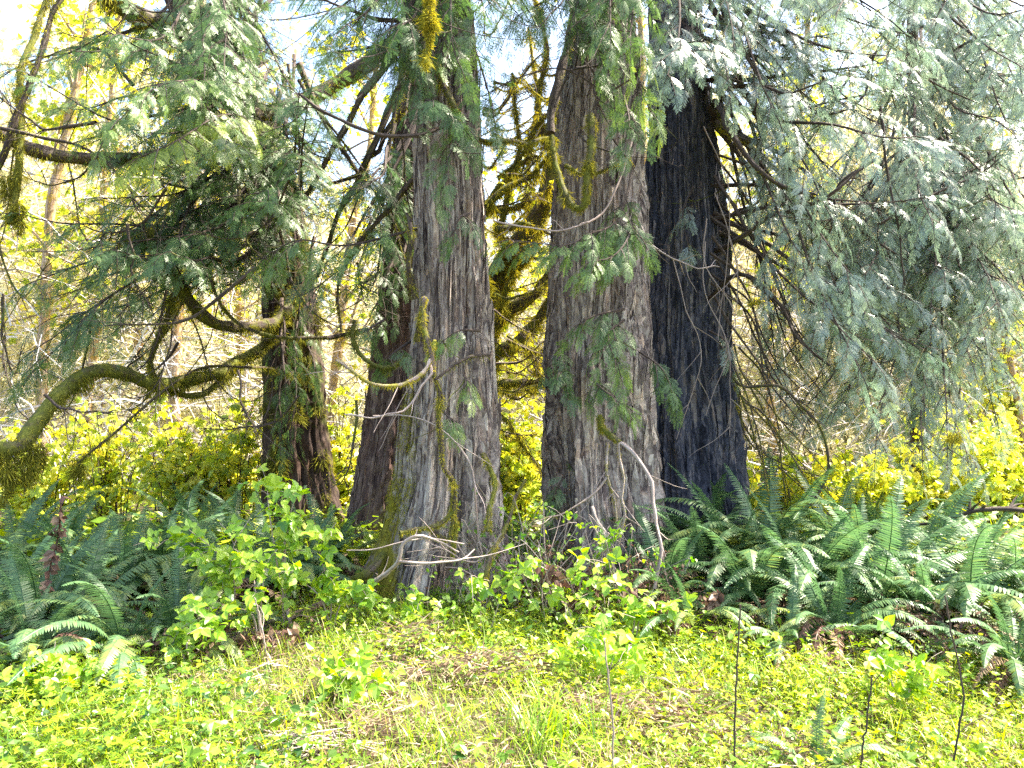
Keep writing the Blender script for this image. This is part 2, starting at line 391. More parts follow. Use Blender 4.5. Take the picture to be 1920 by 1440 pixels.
# ------------------------------------------------------------------ foliage growing off a bough
def foliate(lf, tw, pts, dens=14, tl=(0.35, 0.8), ss=(0.13, 0.21), start=0.2, droop=0.7, T=SPR, tint=0.4, spacing=0.05, tips=1.0):
    pts = np.asarray(pts); n = len(pts)
    seg = np.linalg.norm(np.diff(pts, axis=0), axis=1); L = seg.sum()
    nt = max(2, int(L * (1 - start) * dens))
    cum = np.concatenate([[0], np.cumsum(seg)]) / L
    tanv = nrm(np.gradient(pts, axis=0))
    PO = []; AX = []; NO = []; SZ = []; TI = []
    base_t = tint + rng.normal(0, 0.07)
    for k in range(nt + 1):
        u = 1.0 if k == nt else start + (1 - start) * (k + rng.uniform(0, 1)) / nt
        p = np.array([np.interp(u, cum, pts[:, c]) for c in range(3)])
        t = nrm(np.array([np.interp(u, cum, tanv[:, c]) for c in range(3)]))
        side = nrm(np.cross(t, [0, 0, 1.0])) * (1 if k % 2 else -1)
        ln = rng.uniform(*tl) * (1.15 - 0.55 * u) * (0.6 + 0.4 * min(1, u * 3))
        if k == nt: d = t; ln = tl[0]
        else: d = nrm(t * rng.uniform(0.4, 1.1) + side * rng.uniform(0.3, 1.0) + rand_unit(1)[0] * 0.25)
        m = 6
        q = np.linspace(0, 1, m)[:, None]
        dd = d + np.array([0, 0, -droop]) * rng.uniform(0.35, 1.25) * q * 1.6
        tp = p + np.cumsum(nrm(dd) * (ln / (m - 1)) * (q > 0), axis=0)
        tube(tw, tp, np.linspace(0.005, 0.0016, m), 3, 0.4)
        ns = max(3, int(ln / spacing))
        w = np.linspace(0.12, 1.0, ns)
        pp = np.stack([np.interp(w, q[:, 0], tp[:, c]) for c in range(3)], -1)
        tt = nrm(np.gradient(tp, axis=0)); tt = np.stack([np.interp(w, q[:, 0], tt[:, c]) for c in range(3)], -1)
        hs = nrm(np.cross(tt, np.array([0, 0, 1.0]) + 0.5 * rand_unit(1)[0]))
        for sd in (-1, 1):
            ax = nrm(tt * 0.75 + hs * sd * 0.75 + np.array([0, 0, -0.35 * droop]) + rand_unit(ns) * 0.22)
            no = nrm(np.cross(hs, tt) + rand_unit(ns) * 0.45)
            PO.append(pp); AX.append(ax); NO.append(no)
            SZ.append(rng.uniform(ss[0], ss[1], ns) * (1.1 - 0.35 * w)); TI.append(base_t + (w - 0.5) * 0.12 + rng.normal(0, 0.09, ns))
        PO.append(pp[-1:]); AX.append(tt[-1:]); NO.append(np.cross(hs, tt)[-1:]); SZ.append(np.array([ss[1]])); TI.append(np.array([base_t + .1]))
    put(lf, T, np.vstack(PO), np.vstack(AX), np.vstack(NO), np.concatenate(SZ), np.clip(np.concatenate(TI), 0, 1))

def bough_path(S, E, sag=0.25, up=0.12, n=16, wob=0.06):
    S = np.asarray(S, float); E = np.asarray(E, float)
    D = np.linalg.norm(E - S)
    t = np.linspace(0, 1, n)[:, None]
    p = S * (1 - t) + E * t
    p = p + np.array([0, 0, -1.0]) * (np.sin(t * PI) ** 1.0) * sag * D + np.array([0, 0, 1.0]) * up * D * np.clip(t - 0.7, 0, 1) ** 2 * 3
    k = rng.uniform(1, 3, 3); ph = rng.uniform(0, 6, 3)
    return p + np.sin(t * k * PI * 1.5 + ph) * wob * D * 0.3 * np.sin(t * PI)

# ------------------------------------------------------------------ ground
xs = np.concatenate([np.linspace(-90, -9, 40), np.linspace(-8.9, 8.9, 260), np.linspace(9, 90, 40)])
ys = np.concatenate([np.linspace(-40, 1, 30), np.linspace(1.1, 14, 200), np.linspace(14.3, 140, 90)])
X, Y = np.meshgrid(xs, ys, indexing='ij')
Z = gz(X, Y) + (vnoise(X.ravel() / 20 % 1, (Y.ravel() + 40) / 180, 160, 1400, 3).reshape(X.shape) * 0.012)
mb = MB()
i, j = np.meshgrid(np.arange(len(xs) - 1), np.arange(len(ys) - 1), indexing='ij')
b = (i * len(ys) + j).ravel()
mb.add(np.stack([X, Y, Z], -1).reshape(-1, 3), np.stack([b, b + len(ys), b + len(ys) + 1, b + 1], -1))
gr = mb.build('ground', M['ground'], smooth=True); tag(gr, kind='structure')

# ------------------------------------------------------------------ trunks
def trunk(mbx, prof, d, top=9.0, lobes=((2, 0.08, 0.5), (3, 0.07, 1.2), (5, 0.05, 2.0)), amp=0.030, nth=288, seed=1, depth_fn=None, mossf=None, fluted=1.0, cellz=0.55, nf=70, strips=0):
    """prof: rows (py, x_left, x_right) at distance d; the trunk keeps tapering above the frame"""
    prof = sorted(prof, key=lambda r: -r[0])
    zz = np.array([CAMZ - (r[0] - 720) / F * d for r in prof])
    cx = np.array([((r[1] + r[2]) / 2 - 960) / F * d for r in prof]); rr = np.array([(r[2] - r[1]) / 2 / F * d for r in prof])
    z0, zt = -0.25, top
    sl = (cx[-1] - cx[-2]) / (zz[-1] - zz[-2] + 1e-6)
    zz = np.append(zz, zt); cx = np.append(cx, cx[-1] + sl * 0.6 * (zt - zz[-2])); rr = np.append(rr, rr[-1] * 0.35)
    rows = np.concatenate([np.arange(z0, 4.8, 0.035), np.arange(4.8, zt, 0.12)])
    C = np.interp(rows, zz, cx); R = np.interp(rows, zz, rr)
    ker = np.ones(9) / 9
    C = np.convolve(np.pad(C, 4, mode='edge'), ker, 'valid'); R = np.convolve(np.pad(R, 4, mode='edge'), ker, 'valid')
    th = np.arange(nth) / nth
    U, Zr = np.meshgrid(th, rows)
    vz = (Zr - z0) / (zt - z0)
    Uw = U + 0.012 * vnoise(U, vz, 8, int((zt - z0) / 0.5), seed + 7) + 0.006 * vnoise(U, vz, 20, int((zt - z0) / 0.25), seed + 8)
    rel = np.ones_like(U)
    low = np.clip(1.15 - Zr / 3.5, 0.25, 1)
    for (k, a, ph) in lobes:
        rel += a * low * fluted * np.cos(2 * PI * U * k + ph + 0.25 * Zr)
    n1 = vnoise(Uw, vz, nf, int((zt - z0) / cellz), seed); n2 = vnoise(Uw, vz, nf * 2, int((zt - z0) / (cellz * .6)), seed + 1)
    n3 = vnoise(Uw, vz, 22, int((zt - z0) / 1.1), seed + 2)
    disp = amp * (1 - np.abs(n1) * 1.6) * 0.9 + amp * 0.6 * n2 + amp * 0.9 * n3
    rmax = rel[:, :].mean()
    Rr = R[:, None] * rel / rmax * 0.915 + disp * np.clip(R[:, None] / 0.4, 0.4, 1.1)
    flare = np.clip(0.5 - Zr, 0, 1) * (0.35 if R[20] > .36 and d < 8 else .15)
    Rr = Rr * (1 + flare * (0.6 + 0.6 * np.cos(2 * PI * U * 5 + seed)))
    a = 2 * PI * U
    V = np.stack([C[:, None] + np.cos(a) * Rr, d + np.sin(a) * Rr * 1.0, Zr], -1)
    if depth_fn is not None: V[..., 1] += depth_fn(Zr)
    moss = mossf(V[..., 0], V[..., 1], V[..., 2], a) if mossf is not None else np.zeros_like(U)
    uv = np.stack([np.cos(2 * PI * Uw) * R.mean(), np.sin(2 * PI * Uw) * R.mean(), Zr], -1)
    n, m = U.shape
    i = np.arange(n - 1)[:, None] * m; jj = np.arange(m)[None]; k = (jj + 1) % m
    mbx.add(V.reshape(-1, 3), np.stack([i + jj, i + k, i + m + k, i + m + jj], -1).reshape(-1, 4), 0.5, moss.ravel(), uv.reshape(-1, 3))
    if strips:      # loose fibrous strips standing off the bark
        rg = np.random.default_rng(seed + 500)
        for _ in range(strips):
            i0 = rg.integers(2, 125); ln = int(rg.integers(8, 42)); ln = min(ln, 134 - i0)
            if ln < 5: continue
            j0 = int(rg.integers(int(m * .48), int(m * 1.02))); w = int(rg.integers(1, 4))
            q = np.linspace(0, 1, ln); drift = np.round(np.sin(q * rg.uniform(1, 3) + rg.uniform(0, 6)) * rg.uniform(0, 2.5)).astype(int)
            lift = (0.004 + rg.uniform(.003, .016) * (np.abs(2 * q - 1) ** 3 if rg.uniform() < .6 else q ** 3 * 2.2))
            ii = i0 + np.arange(ln); tw_ = np.clip(np.minimum(q, 1 - q) * 7, .15, 1)
            cols = []
            for s_ in (-1, 0, 1):
                jj_ = (j0 + drift + (s_ * w)) % m
                mid = V[ii, (j0 + drift) % m]; e = V[ii, jj_] * 1.0
                e = mid + (e - mid) * tw_[:, None]; o_ = e - np.stack([C[ii], np.full(ln, d) + (depth_fn(Zr[ii, 0]) if depth_fn else 0), e[:, 2]], -1)
                e = e + nrm(o_) * (lift + (.004 if s_ == 0 else 0))[:, None]; cols.append(e)
            S_ = np.stack(cols, 1).reshape(-1, 3); b_ = np.arange(ln - 1)[:, None] * 3
            f_ = np.concatenate([b_ + np.array([0, 1, 4, 3]), b_ + np.array([1, 2, 5, 4])])
            u_ = uv[ii][:, j0 % m]; off = rg.uniform(-3, 3, 3) * [1, 1, 0]
            mbx.add(S_, f_, .5, moss[ii, j0 % m].repeat(3) * .6, (np.repeat(u_, 3, 0) + off + np.tile(np.array([[-.006, 0, 0], [0, 0, 0], [.006, 0, 0]]), (ln, 1))))
    return lambda z: (np.interp(z, rows, C), np.interp(z, rows, R))

def limb(parent, pts, r0, r1, mat='wood', moss=0.0, mossd=0, hang=0.05, n=24, name='limb', mt=0.45, label=None, twigs=0, rough=0.06):
    c = curve(pts, n)
    kn = rng.normal(0, 1, (n // 3 + 2, 3)); wob = np.stack([np.interp(np.arange(n) / 3, np.arange(len(kn)), kn[:, k]) for k in range(3)], -1)
    wob = wob - wob[0]; c = c + wob * (0.009 if r0 < .03 else .016)
    if mat == 'dead' and not twigs: twigs = 5
    rs = np.linspace(r0, r1, n) * (1 + 0.12 * np.sin(np.arange(n) * 1.3 + rng.uniform(0, 6)))
    m = MB(); tube(m, c, rs, 9, 0.5, moss, rough)
    for _ in range(twigs):
        k = rng.integers(n // 3, n - 1)
        d = nrm(nrm(c[k] - c[k - 1]) + rand_unit(1)[0] * 0.9 + np.array([0, 0, -.2])); L = rng.uniform(0.12, 0.45)
        q = np.linspace(0, 1, 6)[:, None]; tp = c[k] + d * L * q + np.sin(q * 5 + rng.uniform(0, 6)) * rand_unit(1) * 0.025 * q
        tube(m, tp, np.linspace(0.0045, 0.0015, 6), 3, 0.5, moss * .5)
    o = m.build(name, M[mat], parent, smooth=True, bark=True)
    if label: o['label'] = label
    if mossd:
        ms = MB(); moss_on(ms, c, rs, mossd, hang, mt); ms.build('moss', M['moss'], o)
    return c

def PP(lst, d):
    """pixel polyline; an item is (px,py) at depth d or (px,py,depth)"""
    return [P(q[0], q[1], q[2] if len(q) > 2 else d) for q in lst]

# == cedar C, left of the two nearest trunks
DC = 5.9
base = np.array([(815 - 960) / F * DC, DC, 0.0])
cedC = thing('cedar_tree', base, 'thick grey cedar trunk with golden moss on its foot behind the white forked branch', 'cedar tree')
mb = MB()
def mossC(x, y, z, a):
    lx = (x - base[0])
    m = 0.75 * np.exp(-((lx + 0.33) / 0.17) ** 2) * np.clip((1.7 - z) / 0.9, 0, 1)
    m += 0.30 * np.exp(-((lx + 0.36) / 0.12) ** 2) * np.clip((3.0 - z) / 1.5, 0, 1) + 0.12 * (z < 0.7)
    return m
axC = trunk(mb, [(1160, 664, 940), (1100, 684, 930), (1000, 714, 928), (900, 742, 925), (800, 757, 921), (700, 770, 917), (600, 778, 914), (500, 780, 913), (400, 779, 911), (300, 776, 906), (200, 785, 900), (100, 806, 890), (0, 815, 882)], DC,
            lobes=((2, 0.10, 2.0), (3, 0.12, 0.3), (5, 0.09, 2.0), (8, 0.04, 0)), amp=0.045, seed=21, mossf=mossC, strips=650)
mb.build('trunk', M['bark'], cedC, smooth=True, bark=True)

ms = MB()
for k in range(150):
    z0 = 1.55 * rng.uniform(0, 1) ** 1.3; cx, rr_ = axC(z0); a = rng.uniform(PI * 1.0, PI * 1.33)
    q0 = np.array([cx + math.cos(a) * rr_ * 1.04, DC + math.sin(a) * rr_ * 1.04, z0])
    moss_on(ms, [q0, q0 + [0, -.01, -rng.uniform(.05, .2)]], .03, 420, .022, .6, w=.004)
ms.build('trunk_moss', M['moss'], cedC)

# == cedar D
DD = 6.4
base = np.array([(1140 - 960) / F * DD, DD, 0.0])
cedD = thing('cedar_tree', base, 'pale grey fluted cedar trunk in the middle with green sprays hanging down its front', 'cedar tree')
mb = MB()
def mossD(x, y, z, a):
    return 0.22 * np.exp(-((z - 0.3) / 0.5) ** 2) + 0.12 * np.exp(-((x - base[0] + .3) / .1) ** 2)
axD = trunk(mb, [(1130, 1020, 1262), (1060, 1030, 1250), (980, 1034, 1238), (900, 1033, 1226), (800, 1030, 1215), (700, 1030, 1208), (600, 1032, 1204), (500, 1038, 1202), (400, 1042, 1200), (300, 1046, 1198), (200, 1055, 1196), (100, 1068, 1192), (0, 1080, 1188)], DD,
            lobes=((2, 0.07, 0.4), (4, 0.10, 1.3), (7, 0.07, 2.0)), amp=0.045, seed=41, mossf=mossD, strips=700)
mb.build('trunk', M['bark'], cedD, smooth=True, bark=True)

# == cedar E, shade painted into its bark colour
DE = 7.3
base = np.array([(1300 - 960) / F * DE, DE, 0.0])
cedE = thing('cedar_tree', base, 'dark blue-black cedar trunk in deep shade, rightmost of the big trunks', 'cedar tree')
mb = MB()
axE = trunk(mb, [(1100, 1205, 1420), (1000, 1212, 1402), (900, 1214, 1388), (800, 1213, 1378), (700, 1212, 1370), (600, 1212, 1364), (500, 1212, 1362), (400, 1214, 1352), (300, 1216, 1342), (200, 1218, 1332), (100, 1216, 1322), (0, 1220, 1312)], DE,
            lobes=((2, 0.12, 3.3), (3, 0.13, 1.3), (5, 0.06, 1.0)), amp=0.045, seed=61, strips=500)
mb.build('trunk', M['bark_shaded'], cedE, smooth=True, bark=True)

# == mossy tree A
DA = 8.6
base = np.array([(560 - 960) / F * DA, DA, 0.0])
cedA = thing('cedar_tree', base, 'moss-hung dark trunk on the left with long mossy limbs curving out over the ferns', 'cedar tree')
mb = MB()
def mossA(x, y, z, a):
    return 0.42 + 0.15 * np.sin(a * 3 + z * 2) - 0.25 * np.exp(-((z - 0.6) / 0.5) ** 2)
axA = trunk(mb, [(1000, 490, 640), (900, 496, 622), (800, 498, 612), (700, 497, 606), (600, 494, 596), (500, 490, 586), (400, 482, 572), (300, 462, 546), (200, 420, 500), (100, 360, 436), (30, 318, 386), (-60, 280, 345)], DA,
            lobes=((2, 0.06, 0.4), (3, 0.1, 0.3), (5, 0.06, 1)), amp=0.03, seed=81, mossf=mossA, cellz=0.22, nf=44, nth=220)
mb.build('trunk', M['bark_mossy'], cedA, smooth=True, bark=True)
ms = MB()
for k in range(40):
    z0 = rng.uniform(0.3, 4.8); cx, r = axA(z0); a = rng.uniform(PI * 1.02, PI * 1.98)
    p = np.array([cx + math.cos(a) * r, DA + math.sin(a) * r, z0])
    moss_on(ms, [p, p + [0, -.02, -rng.uniform(.1, .35)]], 0.05, 1300, 0.09, 0.3)
ms.build('trunk_moss', M['moss'], cedA)

# == reddish leaning tree B
DB = 7.7
base = np.array([(690 - 960) / F * DB, DB, 0.0])
cedB = thing('leaning_tree', base, 'reddish flaky trunk leaning right, tucked behind the moss-footed grey cedar', 'tree')
mb = MB()
axB = trunk(mb, [(1060, 632, 770), (1000, 645, 765), (900, 662, 772), (800, 680, 780), (700, 694, 792), (600, 706, 800), (500, 716, 806), (300, 735, 815), (100, 750, 820)], DB,
            lobes=((2, 0.1, 0.9), (3, 0.08, 0.3)), amp=0.034, seed=101, strips=350, cellz=0.14, nf=36, nth=200, mossf=lambda x, y, z, a: 0.42 * np.exp(-((x + 1.62 - .08 * z) / .1) ** 2) + 0.1)
mb.build('trunk', M['bark_red'], cedB, smooth=True, bark=True)

# ------------------------------------------------------------------ boughs and sprays
def bare(tw, pth, n, s=1.0):
    for _ in range(n):
        i = rng.integers(2, len(pth)); d = nrm(rand_unit(1)[0] * [1, .8, .6] + [0, 0, -.5]); ln = rng.uniform(.25, 1.1) * s
        q = np.linspace(0, 1, 9)[:, None]
        c = pth[i] + d * ln * q + np.array([0, 0, -.3]) * ln * q * (1 - q) + np.sin(q * rng.uniform(3, 7) + rng.uniform(0, 6)) * rand_unit(1) * .05 * q
        tube(tw, c, np.linspace(rng.uniform(.003, .006), .0015, 9), 4, .5, rng.uniform(0, .6))
        for _ in range(3):
            k = rng.integers(3, 9); e = c[k] + nrm(rand_unit(1)[0] + [0, 0, -.2]) * rng.uniform(.05, .22)
            tube(tw, curve([c[k], (c[k] + e) / 2 + rng.normal(0, .012, 3), e], 5), .0014, 3, .5)

def crown(tree, groups, extra=(), T=SPR, mat='cedar', name='crown', label=None):
    lf = MB(); tw = MB()
    for g in groups:
        n = g['n']
        for k in range(n):
            sx, sy, sd = [rng.uniform(*g[q]) for q in ('sx', 'sy', 'sd')]
            f = rng.uniform(0, 1)
            ex = rng.uniform(*g['ex']); ey = rng.uniform(*g['ey']); ed = rng.uniform(*g['ed'])
            pth = bough_path(P(sx, sy, sd), P(ex, ey, ed), g.get('sag', 0.2), g.get('up', .1))
            tube(tw, pth, np.linspace(g.get('r', 0.022), 0.004, len(pth)), 6, 0.4, g.get('moss', 0.25))
            bare(tw, pth, 5)
            foliate(lf, tw, pth, g.get('dens', 6.5), g.get('tl', (0.28, 0.7)), g.get('ss', (0.075, 0.14)), g.get('start', 0.25), g.get('droop', 0.7), g.get('T', T), g.get('tint', 0.4))
    for e in extra:
        pth = curve(PP(e['p'], 0), 18)
        tube(tw, pth, np.linspace(e.get('r', 0.012), 0.003, len(pth)), 6, 0.4, e.get('moss', 0.2))
        bare(tw, pth, 2, .4)
        foliate(lf, tw, pth, e.get('dens', 13), e.get('tl', (0.3, 0.6)), e.get('ss', (0.08, 0.14)), e.get('start', 0.2), e.get('droop', 0.8), e.get('T', T), e.get('tint', 0.45))
    a = lf.build(name, M[mat], tree)
    if label: a['label'] = label
    tw.build('twigs', M['wood'], tree, bark=True)
    return a

# cedar A: the upper left mass
crown(cedA, [
    dict(n=20, sx=(440, 520), sy=(-200, 150), sd=(7.8, 8.4), ex=(0, 430), ey=(-20, 300), ed=(5.2, 7.0), sag=.12, tint=.42),
    dict(n=13, sx=(500, 560), sy=(50, 400), sd=(7.8, 8.4), ex=(330, 620), ey=(150, 420), ed=(5.4, 7.2), sag=.12, tint=.42),
    dict(n=22, sx=(430, 540), sy=(200, 450), sd=(7.8, 8.4), ex=(10, 380), ey=(300, 690), ed=(5.6, 7.4), sag=.05, tint=.3),
    dict(n=6, sx=(500, 560), sy=(350, 500), sd=(7.8, 8.3), ex=(380, 520), ey=(420, 560), ed=(6.2, 7.5), sag=.10, tint=.3),
    dict(n=9, sx=(380, 470), sy=(-450, 0), sd=(7.8, 8.4), ex=(300, 580), ey=(-60, 220), ed=(5.2, 6.8), sag=.04, tint=.4),
    dict(n=8, sx=(480, 560), sy=(150, 420), sd=(7.8, 8.4), ex=(150, 460), ey=(200, 480), ed=(5.4, 7.0), sag=.05, tint=.4),
    dict(n=5, sx=(520, 600), sy=(420, 640), sd=(8.0, 8.2), ex=(520, 640), ey=(650, 860), ed=(7.4, 7.9), sag=.0, tint=.35, tl=(.2, .45), droop=1.2),
], [
    dict(p=[(500, 230, 7.5), (420, 215, 6.2), (330, 265, 5.4), (250, 300, 5.2)], tint=.85, T=SPR_HI),
    dict(p=[(470, 160, 7.5), (380, 150, 6), (290, 165, 5.2), (210, 240, 5.0)], tint=.65, T=SPR_HI),
    dict(p=[(300, 500, 7), (200, 560, 6.4), (120, 640, 6.2), (60, 700, 6.2)], tint=.35),
])
# cedar B: dark sprays in front of the sky hole, down to the middle
crown(cedB, [
    dict(n=7, sx=(740, 800), sy=(100, 350), sd=(7.2, 7.6), ex=(580, 740), ey=(330, 560), ed=(6.2, 7.4), sag=.10, tint=.25),
    dict(n=5, sx=(740, 790), sy=(300, 500), sd=(7.2, 7.5), ex=(600, 720), ey=(520, 640), ed=(6.4, 7.2), sag=.05, tint=.3, tl=(.25, .5)),
])
# cedar C
crown(cedC, [
    dict(n=9, sx=(810, 860), sy=(-350, 30), sd=(5.6, 5.9), ex=(560, 760), ey=(-60, 110), ed=(4.8, 5.8), sag=.12, tint=.38, T=SPR_HI),
    dict(n=5, sx=(860, 890), sy=(-350, 0), sd=(5.6, 5.9), ex=(900, 1000), ey=(-80, 60), ed=(5.2, 6.2), sag=.1, tint=.35),
    dict(n=4, sx=(820, 850), sy=(-250, 0), sd=(5.4, 5.6), ex=(740, 850), ey=(10, 130), ed=(4.9, 5.3), sag=.0, tint=.35, T=SPR_HI),
], [
    dict(p=[(880, 210, 5.5), (860, 250, 5.2), (840, 300, 5.1), (830, 340, 5.1)], T=SPR_HI, tl=(.15, .35), tint=.45),
    dict(p=[(810, 220, 5.5), (800, 190, 5.2), (830, 200, 5.1), (870, 240, 5.1)], T=SPR_HI, tl=(.15, .3), tint=.3),
    dict(p=[(850, -60, 5.5), (845, 20, 5.2), (850, 90, 5.1), (875, 150, 5.1)], T=SPR_HI, tl=(.15, .35), tint=.4),
    dict(p=[(800, 60, 5.6), (780, 130, 5.3), (790, 200, 5.2)], T=SPR_HI, tl=(.15, .35), tint=.35),
    dict(p=[(880, 60, 5.5), (900, 120, 5.4), (920, 190, 5.4), (930, 250, 5.4)], T=SPR_HI, tl=(.15, .35), tint=.4),
    dict(p=[(880, 400, 5.5), (860, 410, 5.3), (850, 440, 5.25)], T=SPR_HI, tl=(.1, .22), tint=.3, dens=9),
    dict(p=[(900, 620, 5.5), (860, 620, 5.35), (830, 640, 5.3)], T=SPR_HI, tl=(.08, .18), tint=.7, dens=5),
    dict(p=[(870, 700, 5.5), (880, 730, 5.3)], T=SPR_HI, tl=(.1, .18), tint=.7, dens=9),
    dict(p=[(830, 770, 5.4), (850, 790, 5.3)], T=SPR_HI, tl=(.08, .15), tint=.7, dens=7),
    dict(p=[(720, 600, 6.0), (690, 620, 5.7), (700, 640, 5.7)], T=SPR_HI, tl=(.1, .2), tint=.6, dens=7),
    dict(p=[(770, 640, 5.9), (740, 660, 5.6), (720, 680, 5.6)], T=SPR_HI, tl=(.1, .2), tint=.5, dens=7),
    dict(p=[(780, 430, 5.8), (650, 460, 5.4), (560, 450, 5.3), (500, 480, 5.3)], tint=.55, T=SPR_HI, tl=(.2, .4)),
])
# cedar D
crown(cedD, [
    dict(n=6, sx=(1120, 1180), sy=(-400, -40), sd=(6.0, 6.3), ex=(1060, 1200), ey=(-60, 90), ed=(5.0, 5.7), sag=.05, tint=.45, T=SPR_HI),
    dict(n=4, sx=(1100, 1130), sy=(-400, -100), sd=(6.2, 6.4), ex=(960, 1070), ey=(-60, 50), ed=(5.4, 6.2), sag=.1, tint=.4),
], [
    dict(p=[(1120, 0, 5.8), (1110, 60, 5.5), (1130, 120, 5.4)], T=SPR_HI, tl=(.15, .35), tint=.45),
    dict(p=[(1150, 40, 5.8), (1140, 120, 5.6), (1150, 180, 5.5)], T=SPR_HI, tl=(.12, .3), tint=.55),
    dict(p=[(1180, 40, 5.8), (1200, 90, 5.5), (1200, 160, 5.4), (1225, 220, 5.4)], T=SPR_HI, tl=(.15, .32), tint=.6),
    dict(p=[(1170, 180, 5.8), (1180, 230, 5.5), (1170, 280, 5.4)], T=SPR_HI, tl=(.12, .28), tint=.5),
    dict(p=[(1190, 300, 6), (1160, 410, 5.7), (1100, 440, 5.5), (1060, 460, 5.4), (960, 450, 5.3)], T=SPR_HI, tl=(.16, .34), tint=.5, start=.25, dens=16),
    dict(p=[(1190, 380, 6), (1180, 440, 5.6), (1150, 480, 5.4), (1110, 490, 5.3)], T=SPR_HI, tl=(.18, .4), tint=.42, droop=1.1, dens=16),
    dict(p=[(1170, 580, 6), (1120, 590, 5.7), (1080, 610, 5.6)], T=SPR_HI, tl=(.15, .3), tint=.5),
    dict(p=[(1170, 600, 6), (1140, 630, 5.6), (1160, 690, 5.5)], T=SPR_HI, tl=(.15, .35), tint=.5, dens=15),
    dict(p=[(1060, 640, 6), (1040, 670, 5.8), (1060, 720, 5.7)], T=SPR_HI, tl=(.12, .28), tint=.35),
    dict(p=[(1100, 700, 6), (1130, 730, 5.6), (1170, 760, 5.5)], T=SPR_HI, tl=(.12, .28), tint=.5, dens=15),
    dict(p=[(1200, 660, 6.1), (1240, 690, 5.9), (1265, 740, 5.9)], T=SPR_HI, tl=(.12, .3), tint=.4),
    dict(p=[(1040, 820, 6.1), (1060, 880, 6.0), (1030, 950, 6.0), (1040, 1030, 5.9)], tl=(.1, .25), tint=.45),
])
# cedar E: near part of the right mass
crown(cedE, [
    dict(n=9, sx=(1270, 1330), sy=(-400, 50), sd=(6.9, 7.2), ex=(1230, 1440), ey=(-40, 180), ed=(5.4, 6.6), sag=.05, tint=.35),
    dict(n=8, sx=(1290, 1330), sy=(-500, -100), sd=(6.9, 7.2), ex=(1400, 1750), ey=(-90, 120), ed=(5.6, 7.2), sag=.04, tint=.45),
    dict(n=17, sx=(1290, 1340), sy=(-200, 250), sd=(6.9, 7.2), ex=(1420, 1750), ey=(60, 450), ed=(5.5, 7.4), sag=.04, tint=.4),
    dict(n=17, sx=(1320, 1350), sy=(100, 450), sd=(6.9, 7.2), ex=(1450, 1800), ey=(350, 740), ed=(5.8, 7.5), sag=-.04, tint=.4, droop=.9),
], [
    dict(p=[(1340, 60, 6.6), (1360, 120, 6.0), (1370, 190, 5.8)], T=SPR_HI, tl=(.15, .3), tint=.5),
    dict(p=[(1250, 30, 6.6), (1240, 100, 6.2), (1225, 150, 6.1)], T=SPR_HI, tl=(.15, .3), tint=.5),
    dict(p=[(1300, 350, 6.8), (1280, 400, 6.6), (1290, 460, 6.5)], T=SPR_HI, tl=(.08, .2), tint=.3, dens=6),
    dict(p=[(1330, 620, 6.8), (1360, 640, 6.5), (1380, 690, 6.4)], T=SPR_HI, tl=(.08, .2), tint=.4, dens=8),
], mat='cedar_flare')
# far right cedar F, mostly its own hanging sprays
base = np.array([(1722 - 960) / F * 9.5, 9.5, 0.0])
cedF = thing('cedar_tree', base, 'slender cedar whose flare-paled sprays hang in a curtain over the right side', 'cedar tree')
mb = MB()
axF = trunk(mb, [(1000, 1708, 1734), (700, 1706, 1730), (400, 1704, 1726), (100, 1702, 1722), (0, 1700, 1720)], 9.5, lobes=((2, .05, 0),), amp=.012, seed=131, nth=60)
mb.build('trunk', M['bark_mossy'], cedF, smooth=True, bark=True)
crown(cedF, [
    dict(n=20, sx=(1690, 1730), sy=(-300, 150), sd=(9.2, 9.5), ex=(1600, 2150), ey=(-60, 330), ed=(5.6, 8.5), sag=.03, tint=.5, droop=.9),
    dict(n=20, sx=(1690, 1735), sy=(-100, 400), sd=(9.2, 9.5), ex=(1680, 2150), ey=(240, 640), ed=(5.8, 8.5), sag=.0, tint=.5, droop=.9),
    dict(n=34, sx=(1690, 1735), sy=(150, 600), sd=(9.2, 9.5), ex=(1430, 1900), ey=(500, 880), ed=(6.5, 8.0), sag=-.03, tint=.4, droop=1.0),
    dict(n=8, sx=(1690, 1730), sy=(0, 400), sd=(9.2, 9.5), ex=(1440, 1640), ey=(300, 720), ed=(7, 8.4), sag=.0, tint=.35, droop=.9),
    dict(n=12, sx=(1690, 1730), sy=(-600, -250), sd=(8.5, 9.3), ex=(1380, 2000), ey=(-120, 60), ed=(5.4, 7.5), sag=.05, tint=.55, droop=.9),
    dict(n=18, sx=(1700, 1735), sy=(100, 500), sd=(9.2, 9.5), ex=(1800, 2020), ey=(250, 720), ed=(6.3, 8.2), sag=.0, tint=.5, droop=.9),
], mat='cedar_flare')

